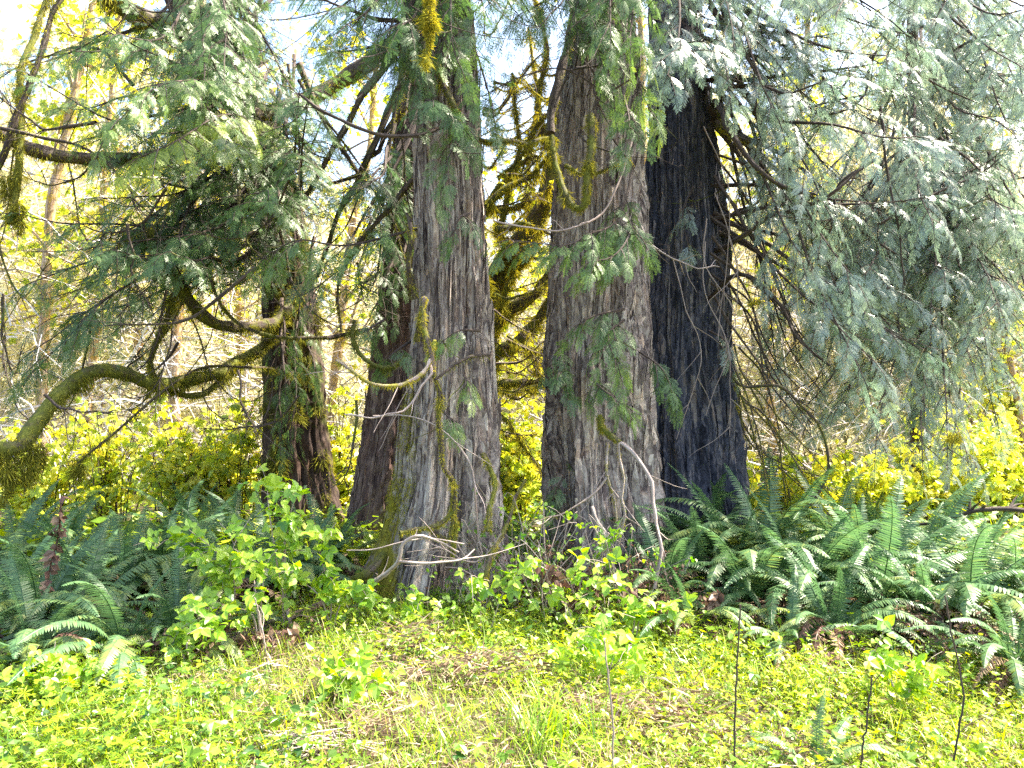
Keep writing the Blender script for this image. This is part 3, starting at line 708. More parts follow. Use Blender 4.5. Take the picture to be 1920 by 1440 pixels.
# ------------------------------------------------------------------ limbs seen one by one
# tree A: mossy limbs curving out to the left
L = limb
L(cedA, PP([(540, 560, 8.3), (500, 640, 8.0), (440, 685, 7.6), (380, 708, 7.2), (300, 718, 6.8), (230, 706, 6.5), (175, 700, 6.3), (120, 730, 6.1), (70, 790, 5.9), (40, 835, 5.8), (-30, 850, 5.7)], 7), .05, .06, moss=.6, mossd=2600, hang=.075, n=44)
L(cedA, PP([(530, 600, 8.2), (480, 660, 7.9), (430, 710, 7.5), (375, 745, 7.2), (320, 735, 7.0), (290, 690, 6.9), (300, 640, 6.8), (330, 560, 6.7)], 7), .035, .02, moss=.6, mossd=1500, hang=.06, n=34)
L(cedA, PP([(570, 540, 8.2), (540, 590, 8.0), (490, 612, 7.7), (420, 610, 7.3), (380, 580, 7.1), (345, 535, 7.0), (320, 490, 6.9), (290, 440, 6.9)], 7), .055, .055, moss=.5, mossd=1700, hang=.06, n=34)
L(cedA, PP([(690, 618, 7.5), (620, 632, 7.2), (540, 636, 7.0), (470, 618, 6.9), (430, 590, 6.8), (405, 540, 6.7), (400, 480, 6.7)], 7), .022, .012, moss=.5, mossd=900, hang=.04, n=30, twigs=6)
L(cedA, PP([(560, 700, 8.3), (480, 690, 7.5), (380, 690, 7), (300, 740, 6.6), (200, 830, 6.3), (150, 870, 6.2)], 7), .016, .008, moss=.4, mossd=700, hang=.06, n=26, twigs=10)
L(cedA, PP([(830, 30, 7.6), (770, 70, 7.9), (700, 115, 8.0), (640, 160, 8.0), (570, 195, 7.8), (500, 225, 7.6), (430, 262, 7.3), (330, 290, 7.0), (200, 300, 6.6), (80, 290, 6.3), (-20, 240, 6.1)], 7), .09, .05, moss=.4, mossd=1500, hang=.07, n=44, mt=.55)
L(cedA, PP([(420, 60, 8.3), (340, 50, 7.6), (280, 40, 7.2), (220, 15, 6.9), (170, -40, 6.7)], 7), .10, .08, moss=.5, mossd=2400, hang=.08, n=26, mt=.55)
L(cedA, PP([(20, 420, 6), (28, 330, 6), (32, 240, 6.0), (35, 160, 6.1), (60, 60, 6.3), (110, -40, 6.5)], 6), .03, .02, moss=.6, mossd=1200, hang=.05, n=26, mt=.6)
L(cedA, PP([(-30, 370, 6), (-10, 330, 6), (20, 290, 6), (70, 150, 6.1), (110, 60, 6.2), (140, -20, 6.3)], 6), .03, .018, moss=.3, mossd=600, hang=.06, n=26, twigs=10)
for e in ([(560, 150), (600, 215), (650, 280), (700, 350), (730, 420)], [(540, 120), (560, 250), (590, 290), (640, 300)], [(480, 500), (400, 560), (330, 600), (200, 610)],
          [(420, 400), (380, 470), (350, 560), (300, 640), (240, 690)], [(250, 160), (180, 90), (60, 110), (-10, 150)], [(180, 230), (80, 235), (0, 180)], [(0, 240), (80, 260), (170, 285), (260, 370)]):
    L(cedA, PP(e, rng.uniform(5.8, 7.2)), .016, .005, moss=.3, mossd=250, hang=.03, n=20, twigs=14)
# hanging moss off the far left limb
ms = MB()
for (x, y, l, d) in ((20, 850, .32, 5.75), (45, 850, .25, 5.8), (60, 840, .3, 5.85), (75, 830, .2, 5.9), (8, 850, .4, 5.7), (150, 870, .12, 6.2), (140, 860, .2, 6.2), (35, 380, .25, 6.0), (10, 330, .2, 6)):
    p = P(x, y, d); moss_on(ms, curve([p, p + [.01, 0, -l * .5], p + [rng.uniform(-.03, .03), 0, -l]], 8), np.linspace(.02, .006, 8), 2200, .07, .45, w=.003)
ms.build('hanging_moss', M['moss'], cedA)
for e, rr in (([(800, 100), (745, 175), (700, 280), (640, 400), (600, 520)], .04), ([(770, 40), (700, 150), (650, 235), (590, 340), (520, 420)], .04), ([(760, 200), (720, 260), (670, 330), (560, 370)], .03),
              ([(780, 330), (740, 380), (700, 420), (640, 520), (640, 620)], .025), ([(560, 120), (600, 230), (660, 320), (720, 400), (760, 500)], .03), ([(820, 20), (760, 120), (735, 240), (725, 330)], .03)):
    L(cedB, PP(e, rng.uniform(6.6, 7.4)), rr, rr * .4, moss=.35, mossd=500, hang=.05, n=26, twigs=12, mt=.35)
for k in range(34):   # thin curving bare twigs hanging in front of the left wood
    x0 = rng.uniform(-20, 760); y0 = rng.uniform(250, 760); w = rng.uniform(-160, 160); h = rng.uniform(30, 190)
    L(cedA if x0 < 480 else cedB, PP([(x0, y0), (x0 + w * .3, y0 + h * .7), (x0 + w * .8, y0 + h), (x0 + w * 1.3, y0 + h * rng.uniform(.5, 1.3))], rng.uniform(5.6, 7.6)), rng.uniform(.006, .014), .003, moss=rng.uniform(0, .6), mossd=250 if k % 2 else 0, hang=.04, n=20, twigs=9)
# cedar C branches
L(cedC, PP([(560, 175, 5.0), (610, 215, 5.0), (680, 248, 5.0), (750, 257, 5.1), (820, 245, 5.3), (875, 225, 5.6)], 5), .010, .016, moss=.25, n=30)
L(cedC, PP([(780, 640, 5.6), (800, 560, 5.4), (795, 610, 5.3), (812, 680, 5.2), (822, 760, 5.2), (826, 860, 5.2), (845, 900, 5.2), (852, 960, 5.2), (840, 1010, 5.2), (800, 990, 5.2)], 5), .020, .012, moss=.45, mossd=1500, hang=.028, n=44, mt=.75)
L(cedC, PP([(852, 960, 5.2), (830, 985, 5.15), (790, 990, 5.1), (752, 998, 5.05)], 5), .016, .012, moss=.5, mossd=2200, hang=.03, n=16, mt=.65)
L(cedC, PP([(850, 930, 5.22), (853, 1000, 5.2), (850, 1050, 5.2)], 5), .016, .012, moss=.5, mossd=1800, hang=.03, n=12, mt=.6)
L(cedC, PP([(815, 640, 5.4), (800, 690, 5.1), (760, 722, 4.9), (710, 722, 4.8), (660, 690, 4.8), (635, 672, 4.8)], 5), .014, .010, mat='dead', moss=.5, mossd=900, hang=.03, n=24, mt=.75)
L(cedC, PP([(808, 680, 5.2), (790, 720, 5.1), (755, 765, 5.0), (705, 783, 4.9), (645, 775, 4.9)], 5), .010, .005, mat='dead', n=24, twigs=2)
L(cedC, PP([(780, 560, 5.6), (760, 500, 5.5), (770, 440, 5.5), (760, 400, 5.6)], 5), .022, .014, moss=.35, mossd=700, hang=.04, n=18, twigs=6)
L(cedC, PP([(665, 600, 5.6), (668, 650, 5.6), (690, 680, 5.6), (730, 686, 5.6), (760, 660, 5.7)], 5.6), .014, .014, moss=.6, mossd=1300, hang=.05, n=20, mt=.2)
L(cedC, PP([(920, 665, 5.5), (880, 672, 5.3), (850, 690, 5.2), (822, 712, 5.1)], 5), .012, .009, moss=.2, mossd=200, n=14)
L(cedC, PP([(700, 780, 5.3), (790, 790, 5.2), (850, 830, 5.2), (885, 880, 5.2), (895, 960, 5.2), (905, 1050, 5.2)], 5), .005, .006, mat='dead', n=24, twigs=5)
L(cedC, PP([(820, 120, 5.5), (830, 160, 5.4), (850, 200, 5.3), (880, 250, 5.4), (960, 262, 5.6), (1040, 260, 6)], 5.5), .022, .012, moss=.5, mossd=1100, hang=.045, n=28, mt=.5)
L(cedC, PP([(905, 850, 5.5), (925, 900, 5.4), (920, 950, 5.3), (915, 1000, 5.2)], 5.4), .016, .016, moss=.6, mossd=1700, hang=.03, n=14, mt=.65)
L(cedC, PP([(985, 900, 5.5), (960, 970, 5.3), (930, 1030, 5.1), (905, 1100, 5.0), (893, 1140, 4.95)], 5.2), .010, .018, moss=.5, mossd=1100, hang=.025, n=20, mt=.65)
L(cedC, PP([(940, 1000, 5.1), (900, 1050, 5.1), (870, 1052, 5.1), (830, 1030, 5.1), (790, 1010, 5.1)], 5.1), .006, .004, mat='dead', n=18, twigs=8)
ms = MB(); p = P(805, -10, 4.7)
moss_on(ms, curve([p, p + [.0, 0, -.15], p + [.0, 0, -.32]], 8), np.array([.015, .025, .03, .03, .025, .02, .012, .006]), 6500, .045, .62, w=.003)
moss_on(ms, curve([P(800, 90, 4.7), P(797, 130, 4.7)], 5), .012, 1800, .05, .6, w=.003)
ms.build('hanging_lichen', M['moss'], cedC)
# cedar D branches
L(cedD, PP([(1128, 790, 5.8), (1140, 815, 5.6), (1175, 835, 5.45), (1210, 880, 5.3), (1232, 950, 5.2), (1240, 1020, 5.1), (1232, 1100, 5.0)], 5), .016, .011, mat='dead', moss=.1, n=30)
L(cedD, PP([(1125, 780, 5.75), (1138, 810, 5.6), (1160, 830, 5.5)], 5), .02, .018, moss=.6, mossd=2000, hang=.035, n=10, mt=.6)
L(cedD, PP([(1160, 830, 5.5), (1165, 880, 5.45), (1168, 950, 5.4), (1160, 1010, 5.4), (1155, 1050, 5.4)], 5), .010, .008, mat='dead', moss=.35, mossd=500, hang=.015, n=20, mt=.7)
L(cedD, PP([(1140, 830, 5.6), (1142, 890, 5.5), (1150, 930, 5.5), (1158, 990, 5.45)], 5), .010, .007, mat='dead', moss=.45, mossd=700, hang=.015, n=18, mt=.7)
L(cedD, PP([(1118, 830, 5.7), (1118, 900, 5.7), (1122, 980, 5.7), (1135, 1020, 5.6)], 5), .009, .006, mat='dead', n=16)
L(cedD, PP([(1142, 890, 5.5), (1110, 930, 5.4), (1060, 960, 5.3), (1010, 980, 5.2)], 5), .009, .004, mat='dead', moss=.4, mossd=300, hang=.015, n=18, twigs=4)
L(cedD, PP([(1110, 950, 5.3), (1120, 985, 5.25), (1145, 1020, 5.2)], 5), .012, .010, mat='dead', n=10)
L(cedD, PP([(1075, 50, 6.0), (1060, 120, 5.9), (1045, 200, 5.8), (1030, 250, 5.7)], 5.8), .03, .034, moss=.35, mossd=500, hang=.03, n=16)
L(cedD, PP([(1035, 255, 5.7), (1045, 310, 5.6), (1060, 360, 5.5), (1080, 392, 5.45), (1098, 380, 5.4), (1105, 330, 5.4), (1112, 270, 5.45), (1110, 220, 5.6)], 5.5), .022, .026, moss=.55, mossd=2200, hang=.04, n=34, mt=.5)
L(cedD, PP([(1190, 250, 5.8), (1170, 330, 5.6), (1135, 400, 5.5), (1070, 430, 5.4), (1000, 430, 5.3), (930, 415, 5.3)], 5.5), .008, .006, mat='dead', n=26, twigs=4)
L(cedD, PP([(1150, 260, 5.7), (1170, 290, 5.5), (1100, 270, 5.5), (1080, 250, 5.6)], 5.5), .009, .006, moss=.3, n=14, twigs=5)
L(cedD, PP([(1060, 310, 5.7), (1100, 320, 5.6), (1140, 310, 5.6), (1180, 290, 5.7)], 5.6), .014, .008, moss=.55, mossd=800, hang=.04, n=14, mt=.7)
for e in ([(1180, 150), (1130, 170), (1050, 130), (960, 150), (900, 180)], [(1110, 130), (1120, 190), (1140, 230)], [(1040, 200), (1070, 130), (1120, 120), (1180, 90)], [(1190, 400), (1240, 470), (1300, 495), (1350, 500)]):
    L(cedD, PP(e, rng.uniform(5.4, 5.9)), .008, .004, mat='dead' if rng.uniform() < .5 else 'wood', moss=.2, n=20, twigs=6)
# cedar E branches
L(cedE, PP([(1340, 470, 7.0), (1385, 450, 6.6), (1440, 410, 6.4), (1500, 390, 6.3), (1560, 365, 6.2), (1620, 320, 6.2)], 6.4), .028, .010, moss=.1, n=26, twigs=10)
L(cedE, PP([(1330, 560, 7.0), (1370, 520, 6.7), (1410, 530, 6.5), (1460, 580, 6.4), (1500, 650, 6.3), (1550, 690, 6.3)], 6.4), .022, .010, moss=.15, n=26, twigs=10)
L(cedE, PP([(1340, 190, 7.0), (1365, 240, 6.3), (1400, 290, 6.1), (1430, 320, 6.0), (1470, 345, 6.0), (1530, 360, 6.0)], 6.2), .034, .012, moss=.25, mossd=400, hang=.03, n=26)
L(cedE, PP([(1345, 230, 6.9), (1390, 260, 6.5), (1425, 265, 6.5), (1420, 220, 6.5), (1395, 170, 6.6), (1380, 120, 6.6)], 6.5), .028, .030, moss=.4, mossd=900, hang=.04, n=26, mt=.75)
L(cedE, PP([(1350, 640, 6.9), (1380, 715, 6.4), (1430, 722, 6.2), (1460, 720, 6.1), (1490, 740, 6.1), (1530, 790, 6.1), (1552, 850, 6.1), (1550, 900, 6.1), (1520, 940, 6.1), (1480, 965, 6.1)], 6.3), .012, .010, moss=.4, mossd=500, hang=.02, n=40, twigs=14)
L(cedE, PP([(1340, 330, 6.9), (1380, 400, 6.6), (1430, 480, 6.5), (1470, 560, 6.5), (1490, 640, 6.5)], 6.5), .018, .008, moss=.1, n=26, twigs=12)
for k in range(12):
    x0 = rng.uniform(1330, 1350); y0 = rng.uniform(150, 560); x1 = rng.uniform(1400, 1520); y1 = y0 + rng.uniform(60, 350)
    d = rng.uniform(6.4, 7.3)
    L(cedE, PP([(x0, y0), ((x0 + x1) / 2 + rng.uniform(-20, 20), y0 + (y1 - y0) * .35), (x1, y1), (x1 + rng.uniform(-10, 90), y1 + rng.uniform(30, 150))], d), .012, .004, moss=.1, n=20, twigs=8)
for k in range(9):   # the twiggy skirt of thin hanging limbs right of the dark trunk
    x0 = rng.uniform(1370, 1400); y0 = rng.uniform(640, 760)
    L(cedE, PP([(x0, y0), (x0 + rng.uniform(20, 60), y0 + rng.uniform(40, 120)), (x0 + rng.uniform(60, 190), y0 + rng.uniform(150, 300))], rng.uniform(6.3, 6.9)), .009, .004, moss=.45, mossd=350, hang=.02, n=16, twigs=6, mt=.7)
for k in range(5):   # thin pale hanging twigs across the dark trunk's front
    x0 = rng.uniform(1230, 1340); y0 = rng.uniform(60, 500)
    L(cedE, PP([(x0, y0), (x0 + rng.uniform(-20, 40), y0 + 90), (x0 + rng.uniform(10, 60), y0 + 200), (x0 + rng.uniform(-20, 60), y0 + rng.uniform(260, 420))], 6.3), .0045, .0025, mat='dead', n=22, twigs=4)
# cedar F branches
for e in ([(1650, 420), (1700, 390), (1760, 360), (1830, 330), (1880, 290)], [(1640, 300), (1570, 350), (1560, 420), (1500, 520)], [(1640, 100), (1620, 180), (1560, 210), (1500, 190)],
          [(1650, 60), (1700, 110), (1740, 150), (1830, 190)], [(1650, 200), (1660, 300), (1680, 420), (1700, 540)]):
    L(cedF, PP(e, rng.uniform(6.2, 7)), .014, .005, moss=.05, n=22, twigs=12)
ms = MB()
for (x, y, l) in ((1542, 580, .14), (1415, 560, .05), (1790, 810, .09)):
    p = P(x, y, 6.3); moss_on(ms, curve([p, p + [0, 0, -l]], 6), .035, 5000, .045, .6, w=.004)
ms.build('hanging_lichen', M['moss'], cedF)

# ------------------------------------------------------------------ mossy maple between the two near cedars
base = np.array([(915 - 960) / F * 8.2, 8.2, 0])
mp = thing('maple_tree', base, 'crooked maple with mossy limbs tinted sunlit gold in the gap between the two grey cedars', 'maple tree')
L(mp, PP([(905, 1010), (895, 880), (898, 760), (910, 640), (915, 560), (950, 480), (1000, 420), (1040, 300), (1060, 200), (1075, 60), (1085, -60)], 8.2), .14, .08, moss=.5, mossd=1500, hang=.08, n=44, name='trunk', mt=.5)
for e, r in (([(912, 620), (960, 580), (1010, 555), (1040, 500), (1060, 400)], .07), ([(905, 680), (950, 650), (1000, 610), (1035, 560), (1080, 500)], .075), ([(915, 720), (970, 722), (1035, 712), (1100, 700)], .05),
             ([(910, 560), (900, 480), (905, 400), (950, 350), (1000, 320), (1040, 280)], .05), ([(905, 400), (930, 360), (980, 300), (1020, 290)], .035), ([(960, 470), (940, 430), (960, 330), (975, 260), (960, 130)], .03),
             ([(915, 530), (960, 520), (1000, 470), (1030, 380), (1060, 330)], .035), ([(930, 430), (980, 420), (1030, 430), (1060, 450)], .03), ([(920, 395), (980, 385), (1040, 350)], .03), ([(1000, 420), (990, 300), (1005, 180), (990, 50)], .03),
             ([(1040, 300), (1010, 200), (1030, 100), (1000, -20)], .035), ([(985, 640), (1010, 690), (1040, 740)], .02), ([(925, 760), (960, 800), (1000, 860), (1030, 900)], .02), ([(1060, 200), (1010, 230), (970, 300), (930, 330)], .025),
             ([(935, 590), (950, 540), (970, 500), (980, 450)], .03), ([(910, 650), (940, 600), (945, 540), (990, 480)], .025)):
    L(mp, PP(e, rng.uniform(7.6, 8.5)), r * 1.1, r * .4, moss=rng.uniform(.35, .6), mossd=int(rng.uniform(700, 2600)), hang=.085, n=26, mt=rng.uniform(.5, .95), twigs=10)  # moss tint raised in place of backlight that the trunk blocks
for _k in range(60):
    x0 = rng.choice([905, 925, 950, 1045]); y0 = rng.uniform(60, 860); s_ = 1 if x0 < 1000 else -1; dx = rng.uniform(40, 130); dy = rng.uniform(-90, 60)
    L(mp, PP([(x0, y0), (x0 + s_ * dx * .4, y0 + dy * .2 + 12), (x0 + s_ * dx, y0 + dy)], rng.uniform(7.2, 8.8)), rng.uniform(.008, .018), .004, moss=rng.uniform(.1, .6), mossd=400 if _k % 2 else 900, hang=.06, n=16, mt=rng.uniform(.5, .95), twigs=10)  # brighter moss tint stands in for sun on these thin limbs
lf = MB()
for k in range(50):
    x, y = rng.uniform(925, 1035), rng.uniform(250, 880)
    c = P(x, y, rng.uniform(8.2, 9.5)); n = 14
    put(lf, [PALM, LEAF], c + rng.normal(0, .14, (n, 3)), nrm(rand_unit(n) + [0, -.3, -.3]), nrm(rand_unit(n) + [0, -.3, 1]), rng.uniform(.04, .09, n), rng.uniform(.4, 1, n))
lf.build('crown', M['shrub'], mp)

# ------------------------------------------------------------------ background alders and maples
def bg_tree(path, d, r, label, crown_n=900, ch=(2.5, 6.5), mossd=900, cat='alder tree', nm='alder_tree', spread=1.3, leafmat='shrub', mt=.9, cs=(.05, .11), limbs=6):
    pts = PP(path, d); b = pts[0].copy(); b[2] = float(gz(b[0], b[1])) - .05
    t = thing(nm, b, label, cat, 'sunlit trees behind the big cedars')
    top = pts[-1] + (pts[-1] - pts[-2]) * 1.2
    c = L(t, [b] + pts[1:] + [top], r, r * .45, mat='alder', moss=.42, mossd=mossd, hang=.06, n=36, name='trunk', mt=mt)
    lf = MB(); lm = MB()
    for k in range(limbs * 2):
        i = rng.integers(10, 35); p = c[i]; dr = nrm(rand_unit(1)[0] + [0, 0, .5]); ln = rng.uniform(.6, spread * 1.5)
        q = np.linspace(0, 1, 10)[:, None]; bp = p + dr * ln * q + np.sin(q * 6 + k) * .05 * rand_unit(1)
        tube(lm, bp, np.linspace(r * .35, .006, 10), 5, .5, .3)
        m = crown_n // (limbs * 2)
        pos = bp[rng.integers(3, 10, m)] + rng.normal(0, .22, (m, 3))
        put(lf, [PALM, LEAF], pos, nrm(rand_unit(m) + [0, 0, -.4]), nrm(rand_unit(m) + [0, 0, .9]), rng.uniform(*cs, m), rng.uniform(.3, 1, m))
        for w in range(4):
            a = bp[rng.integers(3, 10)]; e = a + rand_unit(1)[0] * rng.uniform(.3, .8); tube(lm, curve([a, (a + e) / 2 + rng.normal(0, .04, 3), e], 5), np.linspace(.008, .003, 5), 3, .7)
    lm.build('limbs', M['alder'], t, bark=True); lf.build('crown', M[leafmat], t)
    return t
bg_tree([(70, 960), (75, 780), (78, 620), (85, 480), (110, 300), (165, 60), (180, -40)], 10.5, .085, 'pale mossy trunk at the far left edge above the hanging moss')
bg_tree([(150, 950), (170, 700), (190, 480), (188, 380), (192, 300), (205, 200), (215, 90)], 12, .07, 'thin white-barked trunk, second from the left edge')
bg_tree([(330, 940), (325, 700), (335, 550), (350, 430), (362, 330), (370, 250), (375, 100)], 11.5, .11, 'orange sunlit trunk just left of the dark mossy cedar')
bg_tree([(245, 950), (250, 820), (262, 640), (240, 500), (220, 250), (212, 130)], 13.5, .09, 'slim orange-lit trunk between the white-barked and the orange trunk')
bg_tree([(610, 960), (612, 820), (640, 600), (660, 420), (690, 300), (700, 200)], 12, .08, 'narrow trunk showing between the mossy cedar and the reddish one', crown_n=600)
bg_tree([(1440, 950), (1450, 800), (1440, 600), (1480, 400), (1500, 200)], 12, .07, 'slim trunk behind the twiggy limbs right of the dark trunk')
bg_tree([(1935, 990), (1905, 760), (1880, 620), (1850, 500), (1830, 300)], 11, .05, 'thin pale birch-like stem bending in at the right edge', mossd=100, crown_n=400)
bg_tree([(1240, 930), (1205, 700), (1208, 500), (1206, 300), (1200, 100)], 12.5, .09, 'mossy trunk seen in the slit between the pale and the dark cedar', crown_n=500)
bg_tree([(480, 930), (470, 800), (455, 640), (440, 500), (430, 300)], 14, .10, 'far trunk crossing behind the two curved mossy limbs', crown_n=600)

# far-off wood: bare pale twigs, leaf clouds
lf = MB(); tg = MB(); dk = MB()
def cloud(n, xr, zr, dr, m, sz, mbx, tr, sig=.5, T=(LEAF, SIMPLE)):
    for k in range(n):
        d = rng.uniform(*dr); x = rng.uniform(*xr) * d; z = zr[0] + (zr[1] - zr[0]) * rng.uniform() ** 1.3
        c = np.array([x, d, float(gz(x, d)) + z]); s = sig * rng.uniform(.5, 1.3)
        t0 = rng.uniform(*tr)
        put(mbx, list(T), c + rng.normal(0, s, (m, 3)) * [1, 1, .7], nrm(rand_unit(m) + [0, -.2, -.3]), nrm(rand_unit(m) + [0, -.3, .8]), rng.uniform(*sz, m), np.clip(rng.normal(t0, .15, m), 0, 1))
cloud(360, (-1.0, 1.0), (0, 5), (12, 19), 260, (.07, .15), lf, (.3, .9))
cloud(270, (-1.05, 1.05), (0, 6), (19, 32), 260, (.12, .26), lf, (.3, .95), .9)
cloud(170, (-.95, -.33), (2, 9.5), (15, 26), 300, (.10, .2), lf, (.5, 1), .8)
cloud(190, (.2, 1.0), (2, 9.5), (15, 26), 300, (.10, .2), lf, (.4, 1), .8)
cloud(70, (-.85, .85), (0, 4), (15, 24), 260, (.10, .2), dk, (.2, .8), .6, SPR_LO)
for k in range(8000):
    d = rng.uniform(10, 20); x = rng.uniform(-.8, .8) * d
    if abs(x / d + .2) < .13 and rng.uniform() < .4: continue
    z0 = float(gz(x, d)) + rng.uniform(0, 1) ** 1.4 * 5.2
    a = np.array([x, d, z0]); dr = nrm(rand_unit(1)[0] * [1, .6, .7] + [0, 0, .15]); ln = rng.uniform(.5, 2.2)
    q = np.linspace(0, 1, 5)[:, None]; pth = a + dr * ln * q + np.array([0, 0, -.35]) * ln * q ** 2 + np.sin(q * 7 + k) * .03
    tube(tg, pth, np.linspace(rng.uniform(.005, .018), .003, 5), 3, rng.uniform(0, 1))
o = lf.build('far_wood_leaves', M['far']); tag(o, 'sunlit yellow-green leaves of the far-off wood behind every trunk', 'foliage', kind='stuff')
o = tg.build('far_wood_twigs', M['fartwig']); tag(o, 'tangle of bare pale twigs filling the wood behind the cedars', 'undergrowth', kind='stuff')
o = dk.build('far_wood_conifers', M['cedar_flare']); tag(o, 'dark green conifer growth low in the far-off wood', 'foliage', kind='stuff')

# ------------------------------------------------------------------ sunlit shrubs in the middle distance
def shrub(px, py, w, h, n, label, T=(PALM, LEAF), mat='shrub', sz=(.05, .10), stems=26, tint=(.25, 1)):
    n = int(n * .72); mat = ['shrub', 'herb', 'shrub', 'far'][int(px) % 4] if n < 1000 else 'shrub'
    b = G(px, py); t = thing('salmonberry_shrub', b, label, 'shrub', 'yellow-green shrubs behind the ferns')
    st = MB(); lf = MB(); tips = []
    for k in range(stems):
        a = rng.uniform(0, 2 * PI); rr = rng.uniform(.1, 1) * w
        e = b + [math.cos(a) * rr, math.sin(a) * rr * .7, h * rng.uniform(.35, 1.3)]
        s = b + [math.cos(a) * rr * .4, math.sin(a) * rr * .3, -.02]
        c = curve([s, (s + e) / 2 + [-.08 * math.cos(a), 0, .1 * h], e], 12); tube(st, c, np.linspace(.009, .003, 12), 4, .5)
        tips.append(c[3:])
        for w_ in range(3):
            i = rng.integers(4, 12); e2 = c[i] + nrm(rand_unit(1)[0] + [0, 0, .3]) * rng.uniform(.15, .4) * h; c2 = curve([c[i], (c[i] + e2) / 2 + [0, 0, .04], e2], 6)
            tube(st, c2, np.linspace(.004, .002, 6), 3, .5); tips.append(c2[1:])
    tp = np.vstack(tips); pos = tp[rng.integers(0, len(tp), n)] + rng.normal(0, .055, (n, 3))
    put(lf, list(T), pos, nrm(rand_unit(n) + [0, -.2, -.3]), nrm(rand_unit(n) * .7 + [0, -.2, 1]), rng.uniform(*sz, n), rng.uniform(*tint, n))
    st.build('stems', M['wood'], t, bark=True); lf.build('leaves', M[mat], t)
for a in ((430, 985, .75, 1.25, 1500, 'brightest yellow shrub, directly left of the dark mossy trunk'),
          (330, 990, .6, 1.0, 900, 'yellow-green shrub below the curved mossy limbs'),
          (200, 985, .7, 1.1, 900, 'leafy shrub in front of the orange-lit trunks at left'),
          (70, 985, .7, .9, 800, 'low shrub at the left edge under the hanging moss'),
          (960, 1000, .35, 1.1, 900, 'bright shrub filling the gap between the two grey cedars'),
          (1000, 960, .5, 1.0, 700, 'paler shrub further back in the gap between the grey cedars'),
          (640, 975, .4, 1.2, 700, 'yellow shrub between the mossy and the reddish trunks'),
          (1470, 1000, .7, .6, 900, 'low yellow shrub at the foot of the twiggy limbs beside the dark trunk'),
          (1600, 985, .9, .6, 1000, 'low bright shrub under the hanging flare-paled sprays'),
          (1760, 985, .8, .8, 1200, 'golden shrub around the thin dark saplings'),
          (1880, 975, .8, 1.0, 1400, 'tall leafy shrub at the right edge under the pale stem'),
          (1890, 930, .9, 1.9, 1500, 'light green rounded shrub furthest back at the right edge')):
    shrub(*a)
# thin dark saplings on the right
for (xa, ya, xb, yb, lb) in ((1725, 960, 1722, 790, 'straight thin dark sapling, left one of the trio on the right'), (1745, 965, 1740, 800, 'slender sapling in the middle of the trio on the right'),
                             (1758, 975, 1795, 790, 'slanting mossy sapling, right one of the trio on the right')):
    b = G(xa, ya + 10); t = thing('sapling', b, lb, 'sapling', 'thin saplings in the golden shrub')
    top = P(xb, yb, b[1]); L(t, [b, (b + top) / 2 + [.03, 0, 0], top, top + [.05, 0, .5]], .018, .008, moss=.3, mossd=200, hang=.02, n=18, name='stem', twigs=8)
    lf = MB(); n = 60
    put(lf, [PALM], top + rng.normal(0, .25, (n, 3)), nrm(rand_unit(n) + [0, 0, -.3]), nrm(rand_unit(n) + [0, 0, 1]), rng.uniform(.03, .07, n), rng.uniform(.3, .9, n)); lf.build('leaves', M['shrub'], t)

# ------------------------------------------------------------------ sword ferns
def frond_mesh(name, length, up, curl, seed, mat, npin=46, wmax=0.085, droop=0.25, tint=.45, shrivel=0.0):
    r = np.random.default_rng(seed)
    n = 24; t = np.linspace(0, 1, n)
    ang = up - curl * t ** 1.4
    ds = length / (n - 1)
    y = np.concatenate([[0], np.cumsum(np.cos(ang[:-1]) * ds)]); z = np.concatenate([[0], np.cumsum(np.sin(ang[:-1]) * ds)])
    sway = r.uniform(-.12, .12) * t ** 2 * length
    pts = np.stack([sway, y, z], -1)
    m = MB(); tube(m, pts, np.linspace(.0045, .0012, n), 4, .2)
    u = np.linspace(.10, .985, npin)
    c = np.stack([np.interp(u, t, pts[:, k]) for k in range(3)], -1)
    T = nrm(np.stack([np.interp(u, t, np.gradient(pts, axis=0)[:, k]) for k in range(3)], -1))
    w = wmax * np.minimum(1, (u - .02) / .14) ** .6 * (1 - u ** 3.2) ** .9 + .006
    S = np.array([1.0, 0, 0]); Nn = nrm(np.cross(S, T))
    for sd in (-1, 1):
        ax = nrm(S * sd + T * (.25 + .35 * u[:, None]) - Nn * droop * .5 + r.normal(0, .06 + shrivel, (npin, 3)) + np.array([0, 0, -droop * .6]))
        R = frames(ax, Nn + r.normal(0, .12 + shrivel, (npin, 3)))
        k = length * .88 / npin * .40
        R = sc_aniso(R, np.full(npin, k), w * r.uniform(.85, 1.1, npin))
        tv = np.array([[-1, 0, 0], [1, 0.02, 0], [1.0, .4, .0], [.55, .8, 0], [0, 1, 0], [-.6, .75, 0], [-.95, .35, 0]]) ; tv[:, 2] = -0.12 * tv[:, 1] ** 2 - shrivel * tv[:, 1] * .5
        m.scatter((tv, np.array([[0, 1, 2, 6], [6, 2, 3, 5]]), np.zeros(7)), R, c, np.clip(tint + r.normal(0, .10, npin), 0, 1))
        m.scatter((tv[3:6], np.array([[0, 1, 2]]), np.zeros(3)), R, c, np.clip(tint + r.normal(0, .10, npin), 0, 1))
    me_o = m.build(name, M[mat]); me = me_o.data; bpy.data.objects.remove(me_o); return me
